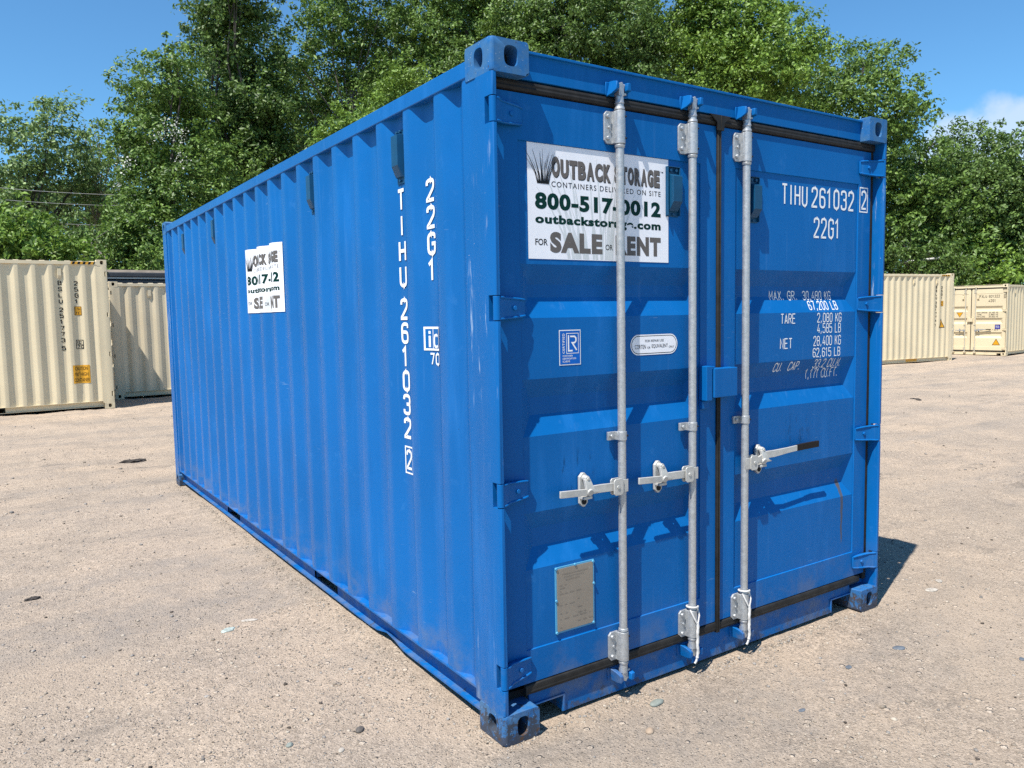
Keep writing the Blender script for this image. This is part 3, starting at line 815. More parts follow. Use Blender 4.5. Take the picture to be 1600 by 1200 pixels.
def sale_sign(f, w, h):
    """the white sale sign; materials: 0 white 1 grey 2 black 3 green 4 pale grass"""
    X = lambda p: p / 1262.0 * w                # measured on the sign, left to right
    Z = lambda p: h - p / 1020.0 * h
    f.rect(0, 0, w, h, 0, 0)
    r2 = random.Random(5)
    for i in range(26):                         # faint grass blades behind the words
        x0 = 330 + r2.random() * 470; top = r2.random() * 560; x1 = x0 + (x0 - 600) * .9 + r2.uniform(-60, 60)
        p = [(X(x0 + (x1 - x0) * t ** 1.7), Z(1010 - (1010 - top) * t)) for t in (0, .35, .7, 1)]
        wd = .0035 + .004 * r2.random()
        for a, b, w0, w1 in ((p[0], p[1], wd, wd * .8), (p[1], p[2], wd * .8, wd * .5), (p[2], p[3], wd * .5, .0004)):
            f.poly([(a[0] - w0, a[1]), (a[0] + w0, a[1]), (b[0] + w1, b[1]), (b[0] - w1, b[1])], .3 + .022 * i, 4)
    for i in range(30):                         # the tuft of grass
        x0 = 80 + i / 29 * 90; bend = (i / 29 - .5) * 200 + r2.uniform(-25, 25); tall = r2.uniform(150, 310)
        p = [(X(x0 + bend * t ** 1.6), Z(352 - tall * t)) for t in (0, .4, .75, 1)]
        for a, b, w0, w1 in ((p[0], p[1], .0013, .0010), (p[1], p[2], .0010, .0006), (p[2], p[3], .0006, .0002)):
            f.poly([(a[0] - w0, a[1]), (a[0] + w0, a[1]), (b[0] + w1, b[1]), (b[0] - w1, b[1])], 1.2 + .035 * i, 2)
    for txt, a, b in (('OUTBACK', 194, 712), ('STORAGE', 738, 1178)):
        n = len(txt); ww = (b - a) / n
        for i, ch in enumerate(txt):
            k = 20 if (txt, i) in (('OUTBACK', 0),) else 0
            x0, x1 = a + ww * i + 2, a + ww * (i + 1) - 5
            f.font(ch, X(x0 + 5), Z(284 + 7), X(x1 + 4), Z(118 - k + 5), .062, 1 + .05 * i, 2)
            f.font(ch, X(x0), Z(284), X(x1), Z(118 - k), .060, 2 + .05 * i, 1)
    f.font('TM', X(1182), Z(140), X(1210), Z(124), .01, 1, 2)
    f.font('CONTAINERS DELIVERED ON SITE', X(194), Z(372), X(1184), Z(322), .006, 1, 2, 1.25)
    f.font('800-517-0012', X(58), Z(580), X(1184), Z(428), .05, 1, 3, 1.12)
    f.font('outbackstorage.com', X(58), Z(726), X(1184), Z(622), .05, 1, 3, 1.12)
    f.font('FOR', X(56), Z(898), X(156), Z(840), .014, 1, 2)
    f.font('SALE', X(176), Z(962), X(628), Z(772), .062, 1, 1, 1.18)
    f.font('OR', X(656), Z(920), X(722), Z(866), .014, 1, 2)
    f.font('RENT', X(748), Z(962), X(1184), Z(776), .062, 1, 1, 1.18)
SIGN_M = [M_WHITE, M_GREY, M_BLACK, M_GREEN, M_PALE]
f = Flat(); sale_sign(f, .728, .430)
f.build('sale_sign', SIGN_M, blue, lambda u, v, l: (.190 + u, .0625 - l * .0004, 1.830 + v))
# certificate sticker, repair notice, data plate
f = Flat(); f.rect(0, 0, .107, .138, 0, 0); f.rect(.0035, .0035, .1035, .1345, 1, 1)
f.frame(.036, .046, .095, .124, .0022, 2, 0)
f.stroke([(.046, .117), (.046, .056), (.066, .056)], .006, 2, 0)
f.stroke([(.054, .112), (.076, .112), (.083, .105), (.083, .094), (.076, .087), (.064, .087), (.086, .058)], .006, 2.3, 0)
cert = []
for t in font_tris('CERTIFIED', .012, 1.15, 0, 0, .078, .011): cert.append([(.027 - p[1], .046 + p[0]) for p in t])
for p in cert: f.poly(p, 2, 0)
f.font('CONTAINER', .016, .033, .066, .040, .008, 2, 0); f.font('CERTIFICATION', .016, .022, .082, .029, .008, 2, 0); f.font('SCHEME', .016, .011, .052, .018, .008, 2, 0)
f.build('certificate_sticker', [M_INK, M_STBLUE], blue, lambda u, v, l: (.328 + u, .0628 - l * .0004, 1.420 + v))
f = Flat()
def pill(w, h, x0, y0, n=14):
    r = h / 2
    return [(x0 + w - r + r * math.sin(t), y0 + r - r * math.cos(t)) for t in (math.pi * i / n for i in range(n + 1))] + [(x0 + r - r * math.sin(t), y0 + r + r * math.cos(t)) for t in (math.pi * i / n for i in range(n + 1))]
f.poly(pill(.272, .086, 0, 0), 0, 0); f.poly(pill(.262, .076, .005, .005), .5, 1); f.poly(pill(.256, .070, .008, .008), 1, 0)
f.font('FOR REPAIR USE', .082, .054, .190, .064, .004, 2, 1); f.font('CORTEN', .024, .026, .086, .044, .004, 2, 1); f.font('OR', .094, .026, .112, .035, .004, 2, 1)
f.font('EQUIVALENT', .120, .026, .214, .044, .004, 2, 1); f.font('ONLY', .220, .026, .252, .035, .004, 2, 1)
f.build('repair_notice', [M_WHITE, M_BLACK], blue, lambda u, v, l: (.699 + u, .0628 - l * .0004, 1.442 + v))
m = MB(); px0, px1, pz0, pz1 = .290, .488, .350, .620
m.box(px0, px1, .0585, .0635, pz0, pz1, 0); m.box(px0 + .007, px1 - .007, .0572, .0584, pz0 + .007, pz1 - .007, 1)
for x, z in ((px0 + .004, pz0 + .004), (px1 - .006, pz0 + .006), (px0 + .004, pz1 - .005), (px1 - .006, pz1 - .008), ((px0 + px1) / 2, pz1 - .003), (px0 + .003, (pz0 + pz1) / 2), (px1 - .003, pz0 + .17)):
    m.cyl((x, .0585, z), (x, .0535, z), .0065, .005, n=10)
plate = m.build('data_plate', [M_LTBLUE, M_TAN], blue, .001, 40)
f = Flat(); r3 = random.Random(3)
for i in range(3): f.font(('TIMBER COMPONENT', 'TREATMENT', 'OWNER')[i], .030 + .01 * i, .234 - i * .012, .165 - .02 * i, .240 - i * .012, 0, 1, 0)
for i in range(16):                              # rows of engraved characters too small to read
    z = .192 - i * .0115; x = .02 + (0 if r3.random() < .6 else .09)
    while x < .175 and r3.random() < .8:
        w = r3.uniform(.006, .026); f.rect(x, z, x + w, z + .0035, 1, 0); x += w + r3.uniform(.003, .02)
f.build('plate_engraving', [M_PLATEINK], plate, lambda u, v, l: (px0 + u, .0571 - l * .0004, pz0 + v))
# writing on the long side
f = Flat(); z = 2.087; cw = .058
for ch in 'TIHU': f.plate(ch, -.820 - cw / 2 + (.013 if ch == 'I' else 0), z, .098, wr=.56); z -= .1115
f.build('side_lettering', [M_INK], blue, side_map(BL), side_breaks(BL)); f = Flat()
z = 1.608
for ch in '261032': f.plate(ch, -.820 - cw / 2 + (.005 if ch == '1' else 0), z, .097, wr=.56); z -= .1073
f.build('side_lettering', [M_INK], blue, side_map(BL), side_breaks(BL)); f = Flat()
f.plate('2', -.816 - .022, .930, .092, wr=.46); f.frame(-.852, .914, -.780, 1.034, .007)
f.build('check_digit', [M_INK], blue, side_map(BL), side_breaks(BL)); f = Flat()
z = 2.093
for ch in '22G1': f.plate(ch, -.546 - cw / 2 + (.005 if ch == '1' else 0), z, .096, wr=.58); z -= .1095
f.build('side_lettering', [M_INK], blue, side_map(BL), side_breaks(BL))
f = Flat(); u0, v0 = -.612, 1.478
f.rect(u0, v0, u0 + .112, v0 + .100, 0, 0); f.rect(u0 + .008, v0 + .009, u0 + .053, v0 + .091, 1, 1); f.rect(u0 + .058, v0 + .009, u0 + .104, v0 + .091, 1, 1)
f.stroke([(u0 + .030, v0 + .014), (u0 + .030, v0 + .062)], .012, 2, 0); f.stroke([(u0 + .030, v0 + .070), (u0 + .030, v0 + .082)], .012, 2.1, 0)
f.stroke([(u0 + .096 , v0 + .060), (u0 + .086, v0 + .066), (u0 + .072, v0 + .063), (u0 + .067, v0 + .052), (u0 + .067, v0 + .028), (u0 + .072, v0 + .018), (u0 + .086, v0 + .015), (u0 + .096, v0 + .021)], .010, 2, 0)
f.plate('70', u0 + .030, v0 - .062, .052, wr=.56)
f.build('railway_mark', [M_INK, MB_PANEL], blue, side_map(BL), side_breaks(BL))
f = Flat(); sale_sign(f, .700, .430)
sm = side_map(BL, eps=.004)
f.build('sale_sign', SIGN_M, blue, lambda u, v, l: sm(u - 3.190, v + 1.672, l), [b + 3.190 for b in side_breaks(BL)])

# white cords tied round the feet of two rods
for rx, lab in ((1.028, 'white braided cord looped round the foot of the middle lock rod'), (1.374, 'white braided cord looped round the foot of the lock rod nearest the right door')):
    m = MB(); zt = .300
    loop = [(rx + .0255 * math.cos(t), .0285 - .0255 * math.sin(t), zt + .012 * math.sin(t * .5 + .4)) for t in [2 * math.pi * i / 20 for i in range(21)]]
    m.tube(loop, .0042, 6)
    for sgn in (-1, 1):
        m.tube([(rx + sgn * .024, .018, zt), (rx + sgn * .018, .0035, zt - .03), (rx + .002 + sgn * .003, -.001, zt - .062)], .0040, 6)
    pts = [(rx + .002 + .002 * math.sin(i * 1.3), -.002 + .001 * math.cos(i), zt - .062 - .012 * i) for i in range(14)]
    m.tube(pts, [.0058 + .0016 * (i % 2) for i in range(14)], 8)
    m.tube([pts[-1], (rx - .004, .002, pts[-1][2] - .018), (rx - .010, .004, pts[-1][2] - .026)], .005, 6)
    o = m.build('rope', M_ROPE, None, 0, 60)
    tag(o, lab, 'rope', 'white cords on the lock rods')

# ---- the cream containers round the yard
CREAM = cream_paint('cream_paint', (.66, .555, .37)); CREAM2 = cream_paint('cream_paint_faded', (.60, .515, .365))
M_CREAMROD = plain('cream_rod_paint', (.48, .44, .35), .45)
def cream(c): return dict(cast=c, post=c, panel=c, rail=c, door=c, fit=c, sill=c, vent=c, rod=M_CREAMROD, handle=M_GALV)
GC = 'cream shipping containers round the yard'
cA = build_container('tall cream container at the far left with a yellow caution sticker on its corrugated side', (.552, 14.845, -.033), R(91.8), 6.058, 2.896, cream(CREAM), GC, detail=False, sides=(0,))
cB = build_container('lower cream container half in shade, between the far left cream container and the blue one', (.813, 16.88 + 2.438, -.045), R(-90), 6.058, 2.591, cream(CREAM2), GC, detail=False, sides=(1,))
cC = build_container('cream container just right of the blue container, showing only its corrugated side', (25.29, 11.33, -.136), R(82.2), 6.058, 2.896, cream(CREAM), GC, detail=False, sides=(0,))
cD = build_container('cream container at the right edge with its double doors facing the yard', (28.944, 13.838, -.136), R(-84.9), 12.19, 2.591, cream(CREAM), GC, detail=False, sides=(1,))

def cream_marks(c, code, typ, H, L, tri):
    mp, br = side_map(L, 0, .004), side_breaks(L)
    f = Flat(); z = 2.40 + (H - 2.896); cw = .056
    a, b, d = code
    for ch in a: f.plate(ch, -.812 - cw / 2, z, .085, wr=.58, t=.32); z -= .115
    f.build('side_lettering', [M_BLACK], c, mp, br); f = Flat()
    z -= .045
    for ch in b: f.plate(ch, -.812 - cw / 2, z, .085, wr=.58, t=.32); z -= .115
    f.build('side_lettering', [M_BLACK], c, mp, br); f = Flat()
    f.plate(d, -.812 - cw / 2, z - .04, .088, wr=.58, t=.32); f.build('check_digit', [M_BLACK], c, mp, br); f = Flat()
    z = 2.395 + (H - 2.896)
    for ch in typ: f.plate(ch, -.541 - cw / 2, z, .085, wr=.58, t=.32); z -= .115
    f.build('side_lettering', [M_BLACK], c, mp, br)
    f = Flat(); f.rect(-.600, 1.83, -.480, 2.00, 0, 0); f.frame(-.592, 1.838, -.488, 1.992, .008, 1, 1)
    f.font('2.9m', -.580, 1.925, -.500, 1.975, .01, 1, 1); f.font("9'6\"", -.580, 1.855, -.500, 1.905, .01, 1, 1)
    f.build('height_sticker', [M_YELLOW, M_BLACK], c, mp, br)
    if not tri:
        f = Flat(); f.frame(-.60, 1.19, -.485, 1.355, .010, 0, 0); f.stroke([(-.60, 1.27), (-.485, 1.27)], .008, .2, 0); f.stroke([(-.555, 1.27), (-.555, 1.35)], .008, .2, 0)
        f.plate('IC', -.588, 1.285, .055, wr=.6); f.plate('70', -.580, 1.20, .058, wr=.62)
        f.build('railway_mark', [M_BLACK], c, mp, br)
        f = Flat(); f.rect(-.69, .525, -.40, .875, 0, 0)
        f.font('CAUTION', -.655, .775, -.44, .845, .012, 1, 1); f.font("9'6\" HIGH", -.660, .665, -.435, .735, .012, 1, 1); f.font('CONTAINER', -.675, .555, -.415, .625, .012, 1, 1)
        f.build('caution_sticker', [M_YELLOW, M_BLACK], c, mp, br)
    else:
        f = Flat(); f.poly([(-.70, 1.12), (-.42, 1.12), (-.56, 1.42)], 0, 1); f.poly([(-.67, 1.138), (-.45, 1.138), (-.56, 1.376)], 1, 0)
        f.stroke([(-.56, 1.19), (-.56, 1.30)], .02, 2, 1)
        f.build('warning_sticker', [M_YELLOW, M_BLACK], c, mp, br)
        m = MB(); m.box(.050, .0558, 1.68, 2.20, .050, .150); m.build('pocket_cover', M_YELLOW, c)
    f = Flat()
    for i in range(9):
        u = -.62 + i * .045
        f.poly([(u, 0), (u + .0225, 0), (u + .0425, .05), (u + .02, .05)], 0, i % 2)
        f.poly([(u + .0225, 0), (u + .045, 0), (u + .065, .05), (u + .0425, .05)], 0, (i + 1) % 2)
    f.build('hazard_stripe', [M_YELLOW, M_BLACK], c, lambda u, v, l: (.0015 - l * .0004, -u, H - .095 + v))
cream_marks(cA, ('BSLU', '251773', '5'), '25G1', 2.896, 6.058, False)
cream_marks(cC, ('BSLU', '251774', '1'), '25G1', 2.896, 6.058, True)
# door writing of the right hand container
rows = [('FXLU 601322', 1.50, 2.16, 2.11, .10), ('42G1', 1.80, 2.03, 1.95, .10)]
for i, (a, b) in enumerate((('MAX GROSS', '30,480 KG'), ('TARE', '3,880 KG'), ('PAYLOAD', '26,600 KG'))):
    rows += [(a, 1.42, 1.42 + .038 * len(a), 1.545 - .075 * i, .055), (b, 1.82, 2.12, 1.545 - .075 * i, .055)]
rows += [('CU CAP', 1.42, 1.64, .905, .055), ('67.7 CU.M.', 1.84, 2.15, .905, .055)]
for txt, a, b, z, h in rows:
    for wd, u0, u1 in Flat.words(txt, a, b, h, .3):
        f = Flat(); f.plate_fit(wd, u0, u1, z, h, t=.3); f.build('lettering', [M_BLACK], cD, lambda u, v, l: (u, door_depth(v) - .0025 - l * .0004, v), (), DOOR_BREAKS)
f = Flat(); f.plate('0', 2.318, 2.11, .10, wr=.4); f.frame(2.300, 2.09, 2.370, 2.23, .008)
f.build('check_digit', [M_BLACK], cD, lambda u, v, l: (u, .0550 - l * .0004, v))
for nm, pts, inner in (('warning_sticker', [(1.95, .38), (2.22, .38), (2.085, .62)], [(1.975, .395), (2.195, .395), (2.085, .59)]),
                       ('warning_sticker', [(.70, 1.59), (.94, 1.59), (.82, 1.40)], [(.72, 1.58), (.92, 1.58), (.82, 1.42)])):
    f = Flat(); f.poly(pts, 0, 1); f.poly(inner, 1, 0)
    f.build(nm, [M_YELLOW, M_BLACK if pts[0][0] > 1 else M_GRIP], cD, lambda u, v, l: (u, .0612 - l * .0004, v))
f = Flat(); f.rect(2.03, .96, 2.21, 1.13, 0, 0); f.font('IICL', 2.06, 1.05, 2.18, 1.09, .01, 1, 1); f.rect(2.06, 1.01, 2.18, 1.02, 1, 1)
f.build('inspection_sticker', [M_PURPLE, M_INK], cD, lambda u, v, l: (u, .0612 - l * .0004, v))

# ---- dark box trailer standing behind the shaded container
tr = empty('box_trailer', (1.2, 21.2, -.06), R(-1)); tag(tr, 'dark grey box trailer with pale trim line, showing above the shaded cream container', 'trailer')
m = MB(); m.box(-3.6, 4.4, 0, 2.4, .95, 2.86); m.build('body', M_DARK, tr, .02)
m = MB(); m.box(-3.6, 4.4, -.03, -.001, 2.885, 2.925); m.build('trim_strip', M_STRIPE, tr)
m = MB(); m.box(-3.65, 4.45, -.05, 2.45, 2.93, 3.06); m.build('roof_edge', M_DARK, tr, .025)
for x0, x1 in ((-3.4, -.75), (-.25, 3.9)):
    m = MB(); m.loft([[(x0, .02, 3.06), (x1, .02, 3.06), (x1, 2.2, 3.06), (x0, 2.2, 3.06)], [(x0 + .05, .06, 3.13), (x1 - .06, .06, 3.13), (x1 - .06, 2.1, 3.13), (x0 + .05, 2.1, 3.13)]])
    m.build('roof_board', M_SLAB, tr)
for x in (-2.6, -1.7, 3.2):
    for y in (.35, 2.05):
        m = MB(); m.cyl((x, y - .13, .46), (x, y + .13, .46), .46, n=20); m.cyl((x, y - .14, .46), (x, y + .14, .46), .2, n=14, m=1)
        m.build('wheel', [M_RUBBER, M_DARK], tr, .02)
m = MB(); m.box(-3.3, 4.1, .5, .7, .62, .94); m.box(-3.3, 4.1, 1.7, 1.9, .62, .94); m.box(-2.7, -2.5, .3, 2.1, .40, .60); m.box(-1.8, -1.6, .3, 2.1, .40, .60); m.box(3.1, 3.3, .3, 2.1, .40, .60)
m.build('chassis', M_DARK, tr)

# ------------------------------------------------------------------ ground
_lat = rng.random((256, 256))
def vnoise(x, y):
    xi = np.floor(x).astype(int); yi = np.floor(y).astype(int); fx_ = x - xi; fy = y - yi
    u = fx_ * fx_ * (3 - 2 * fx_); v = fy * fy * (3 - 2 * fy)
    g = lambda a, b: _lat[a & 255, b & 255]
    return (g(xi, yi) * (1 - u) + g(xi + 1, yi) * u) * (1 - v) + (g(xi, yi + 1) * (1 - u) + g(xi + 1, yi + 1) * u) * v - .5
def sst(x, a, b):
    t = np.clip((x - a) / (b - a), 0, 1); return t * t * (3 - 2 * t)
def ground_z(x, y):
    x = np.asarray(x, float); y = np.asarray(y, float)
    base = -.136 * sst(x, 4, 22) - .045 * sst(y, 5, 14.5) * (1 - sst(x, 4, 22))
    d = np.hypot(x - CAM.x, y - CAM.y)
    w1 = vnoise(x * .45 + 11, y * .45 + 5) * .045 + vnoise(x * 1.3 + 3, y * 1.3 + 40) * .022
    w2 = vnoise(x * 4.1, y * 4.1 + 9) * .013 + vnoise(x * 9.7 + 60, y * 9.7) * .007
    w3 = vnoise(x * 21, y * 21) * .0045
    # stay flat where the containers rest
    dx = np.maximum(np.maximum(-x, x - 2.438), 0); dy = np.maximum(np.maximum(-y, y - 6.058), 0)
    near = sst(np.hypot(dx, dy), .05, 1.2)
    corner = np.ones_like(x)
    for cx in (.08, 2.358):
        for cy in (.09, 5.97): corner = np.minimum(corner, sst(np.hypot(x - cx, y - cy), .14, .5))
    amp = .22 + .78 * near
    far = 1 + .8 * sst(d, 5, 14)
    z = (w1 * amp + w2 * (.5 + .5 * near) + w3) * corner * far - .002
    z = np.where(near < .3, np.minimum(z, .012), z)
    berm = .024 * np.exp(-((x - .08) / .20) ** 2) * sst(y, .35, .9) * (1 - sst(y, 5.2, 5.75)) * (.8 + vnoise(x * 3 + 7, y * 3))
    return base + z + berm
def axis(lo, hi, d0, far):
    a = list(np.arange(lo, hi + 1e-6, d0)); g = d0; v = hi; up_ = []
    while v < far: g *= 1.055; v += g; up_.append(v)
    g = d0; v = lo; dn = []
    while v > -far: g *= 1.055; v -= g; dn.append(v)
    return np.array(dn[::-1] + a + up_)
gx = axis(-3.6, 4.4, .032, 420); gy = axis(-1.9, 4.6, .032, 420)
XX, YY = np.meshgrid(gx, gy)
ZZ = ground_z(XX, YY)
def mesh_np(name, verts, faces, mats, mi=None, smooth=False):
    me = bpy.data.meshes.new(name); k = faces.shape[1]; n = len(faces)
    me.vertices.add(len(verts)); me.vertices.foreach_set('co', np.ascontiguousarray(verts, np.float32).ravel())
    me.loops.add(n * k); me.loops.foreach_set('vertex_index', np.ascontiguousarray(faces, np.int32).ravel())
    me.polygons.add(n); me.polygons.foreach_set('loop_start', np.arange(0, n * k, k, dtype=np.int32))
    for m in mats: me.materials.append(m)
    if mi is not None: me.polygons.foreach_set('material_index', np.asarray(mi, np.int32))
    if smooth: me.polygons.foreach_set('use_smooth', np.ones(n, bool))
    me.update(calc_edges=True); return me
def grid_faces(nx, ny):
    i = np.arange(nx - 1)[None, :] + np.arange(ny - 1)[:, None] * nx
    return np.stack([i, i + 1, i + nx + 1, i + nx], -1).reshape(-1, 4)

t = NT('packed_gravel')
big = t.noise(.30, 5, .6); mid = t.noise(1.7, 6, .62); fin = t.noise(11, 6, .65); grit = t.noise(105, 4, .7)
streak = t.noise(1.0, 6, .65, t.vec((.55, 1.6, 1)))
c = t.mix(t.ramp(big, .34, .66), (.385, .318, .252), (.335, .285, .232))
c = t.mix(t.ramp(mid, .40, .66, 0, .75), c, (.285, .245, .205))
c = t.mix(t.ramp(streak, .55, .70, 0, .55), c, (.215, .192, .168))
c = t.mix(t.ramp(t.noise(.9, 4, .6), .56, .72, 0, .5), c, (.44, .355, .27))
c = t.mix(t.ramp(fin, .52, .74, 0, .5), c, (.20, .17, .145))
c = t.mix(t.ramp(grit, .54, .70, 0, .75), c, (.13, .11, .092))
c = t.mix(t.ramp(grit, .30, .42, .45, 0), c, (.50, .44, .37))
vc = t.voro(85, 'F1', 'Color'); vd = t.voro(85, 'F1', 'Distance')
bw = t.n.new('ShaderNodeRGBToBW'); t.l.new(vc, bw.inputs[0])
stone = t.math('MULTIPLY', t.ramp(vd, .30, .42, 1, 0), t.ramp(bw.outputs[0], .50, .60))
sc_ = t.mix(t.ramp(bw.outputs[0], .52, .80), (.30, .255, .215), (.56, .49, .41))
c = t.mix(t.math('MULTIPLY', stone, .6), c, sc_)
vc2 = t.voro(17, 'F1', 'Color'); vd2 = t.voro(17, 'F1', 'Distance'); bw2 = t.n.new('ShaderNodeRGBToBW'); t.l.new(vc2, bw2.inputs[0])
st2 = t.math('MULTIPLY', t.ramp(vd2, .18, .26, 1, 0), t.ramp(bw2.outputs[0], .68, .72))
c = t.mix(t.math('MULTIPLY', st2, .7), c, t.mix(t.ramp(t.voro(17, 'F1', 'Color'), .3, .7), (.19, .17, .15), (.55, .48, .40)))
h = t.math('ADD', t.math('MULTIPLY', t.ramp(vd, .0, .45, 1, 0), t.ramp(bw.outputs[0], .45, .7, .1, .8)), t.math('ADD', t.math('MULTIPLY', grit, .9), t.math('MULTIPLY', fin, .7)))
h = t.math('ADD', h, t.math('MULTIPLY', st2, 1.2))
# every grain its own tone
def tone(s, lo, hi):
    v = t.voro(s, 'F1', 'Color'); b = t.n.new('ShaderNodeRGBToBW'); t.l.new(v, b.inputs[0])
    return t.ramp(b.outputs[0], .25, .75, lo, hi, False)
g1 = tone(150, .82, 1.18); g2 = tone(58, .90, 1.12)
cg = t.n.new('ShaderNodeCombineColor'); gm = t.math('MULTIPLY', g1, g2); coarse = t.ramp(t.noise(.8, 6, .65), .36, .60, .38, 1.0)
gm = t.math('ADD', 1.0, t.math('MULTIPLY', t.math('SUBTRACT', gm, 1.0), coarse))
for i in range(3): t.l.new(gm, cg.inputs[i])
c = t.mix(1.0, c, cg.outputs[0], 'MULTIPLY')
# faint wheel tracks crossing the yard, greyer and coarser
trk = t.n.new('ShaderNodeMapping'); trk.inputs['Rotation'].default_value = (0, 0, R(24)); trk.inputs['Scale'].default_value = (.10, 1.25, 1)
t.l.new(t.tc.outputs['Object'], trk.inputs['Vector'])
tm = t.math('MULTIPLY', t.ramp(t.noise(1.0, 3, .5, trk.outputs[0]), .50, .62), t.ramp(t.noise(5, 6, .7), .38, .62, .3, 1))
c = t.mix(t.math('MULTIPLY', tm, .5), c, (.22, .205, .19))
pt = t.math('MULTIPLY', t.ramp(t.noise(2.6, 7, .7, t.vec((.5, 1.3, 1))), .56, .66), t.ramp(t.noise(.22, 3), .42, .56))
c = t.mix(t.math('MULTIPLY', pt, .65), c, (.15, .135, .12))                # dark soil and crumbs
c = t.mix(t.math('MULTIPLY', t.ramp(t.noise(.55, 5, .6), .52, .68), .35), c, (.45, .37, .29))   # smooth dusty places
c = t.mix(1.0, c, (1.17, 1.11, 1.05), 'MULTIPLY')
t.set(color=c, rough=.92, spec=.15); t.bump(h, .95, .016)
M_GROUND = t.m
go = bpy.data.objects.new('ground', mesh_np('ground', np.stack([XX, YY, ZZ], -1).reshape(-1, 3), grid_faces(len(gx), len(gy)), [M_GROUND], smooth=True))
COL.objects.link(go); tag(go, kind='structure')

# loose stones too many to count
def stone_mat(name, c0, c1):
    t = NT(name); r = t.n.new('ShaderNodeNewGeometry').outputs['Random Per Island']
    n = t.noise(40, 5, .6)
    c = t.mix(r, c0, c1); c = t.mix(t.ramp(n, .4, .7, 0, .4), c, sc(c0, .7))
    t.set(color=c, rough=.85, spec=.25); return t.m
SM = [stone_mat('tan_stone', (.20, .165, .13), (.42, .36, .29)), stone_mat('grey_stone', (.14, .128, .115), (.31, .285, .26)), stone_mat('dark_clod', (.045, .037, .03), (.11, .09, .075))]
bm = bmesh.new(); bmesh.ops.create_icosphere(bm, subdivisions=1, radius=1.0)
IV = np.array([v.co[:] for v in bm.verts]); IF = np.array([[v.index for v in f.verts] for f in bm.faces]); bm.free()
def stones(n, dmin, dmax, rmin, rmax, power):
    az = rng.uniform(R(-10), R(78), n * 3); u = rng.random(n * 3)
    d = dmin * (dmax / dmin) ** u
    x = CAM.x + np.sin(az) * d; y = CAM.y + np.cos(az) * d
    ok = ~((x > -.03) & (x < 2.47) & (y > .02) & (y < 6.1)); ok &= vnoise(x * 1.1 + 50, y * 1.1) + rng.random(n * 3) * .9 - .35 > -.1
    x, y, d = x[ok][:n], y[ok][:n], d[ok][:n]; n = len(x)
    r = rmin * (rmax / rmin) ** (rng.random(n) ** power)
    s = np.stack([r * rng.uniform(.7, 1.3, n), r * rng.uniform(.7, 1.3, n), r * rng.uniform(.4, .8, n)], -1)
    jit = 1 + rng.uniform(-.22, .22, (n, 12, 1)); V = IV[None] * jit * s[:, None]
    a = rng.uniform(0, 6.28, n); c_, s_ = np.cos(a)[:, None], np.sin(a)[:, None]
    Vx = V[..., 0] * c_ - V[..., 1] * s_; Vy = V[..., 0] * s_ + V[..., 1] * c_
    z = ground_z(x, y) + s[:, 2] * rng.uniform(.05, .45, n)
    V = np.stack([Vx + x[:, None], Vy + y[:, None], V[..., 2] + z[:, None]], -1)
    mi = np.repeat(rng.choice(3, n, p=[.72, .22, .06]), 20)
    return V, mi
allV, allM = [], []
for a in ((26000, 1.6, 5.5, .0016, .0055, 1.7), (9000, 3.0, 12, .003, .010, 2.4), (3000, 8, 30, .005, .020, 2.8), (500, 3.0, 9, .006, .014, 2.0)):
    V, mi = stones(*a); allV.append(V); allM.append(mi)
def rim(n):                                           # grit heaped along the foot of the container
    s_ = rng.random(n); e = rng.integers(0, 3, n); q = np.abs(rng.normal(0, .035, n))
    x = np.where(e == 0, -q, np.where(e == 1, s_ * 2.438, 2.438 + q)); y = np.where(e == 1, -q + .03, s_ * 6.0)
    r = .0016 + .006 * rng.random(n) ** 2.5; sz = np.stack([r * rng.uniform(.7, 1.3, n), r * rng.uniform(.7, 1.3, n), r * rng.uniform(.4, .8, n)], -1)
    V = IV[None] * (1 + rng.uniform(-.22, .22, (n, 12, 1))) * sz[:, None]
    return V + np.stack([x, y, ground_z(x, y) + sz[:, 2] * .3], -1)[:, None], np.repeat(rng.choice(3, n, p=[.8, .15, .05]), 20)
Vr, mr = rim(4500); allV.append(Vr); allM.append(mr)
V = np.concatenate(allV); mi = np.concatenate(allM)
F_ = (IF[None] + (np.arange(len(V)) * 12)[:, None, None]).reshape(-1, 3)
o = bpy.data.objects.new('gravel', mesh_np('gravel', V.reshape(-1, 3), F_, SM, mi)); COL.objects.link(o); tag(o, kind='stuff')

# a few stones one would pick out
def rock(x, y, r, sq, mat, label, rot=0.0, cat='stone', name='stone', seed=0):
    rr = random.Random(seed); bm = bmesh.new(); bmesh.ops.create_icosphere(bm, subdivisions=3, radius=1.0)
    k = [Vector((rr.uniform(-1, 1), rr.uniform(-1, 1), rr.uniform(-1, 1))).normalized() for _ in range(9)]; cut = [rr.uniform(.72, .95) for _ in k]
    for v in bm.verts:
        for a, b in zip(k, cut):
            e = v.co.dot(a)
            if e > b: v.co -= a * (e - b) * .85
        v.co = Vector((v.co.x * r * sq[0], v.co.y * r * sq[1], v.co.z * r * sq[2]))
    for f in bm.faces: f.smooth = name != 'earth_clod'
    if name != 'stone':
        for v in bm.verts: v.co += Vector((rr.uniform(-1, 1), rr.uniform(-1, 1), rr.uniform(-.6, 1))) * r * (.16 if name == 'earth_clod' else .04)
    me = bpy.data.meshes.new(name); bm.to_mesh(me); bm.free(); me.materials.append(mat)
    o = bpy.data.objects.new(name, me); COL.objects.link(o)
    o.location = (x, y, float(ground_z(x, y)) + r * sq[2] * (.25 if name == 'stone' else .05)); o.rotation_euler = (0, 0, rot); tag(o, label, cat)
    return o
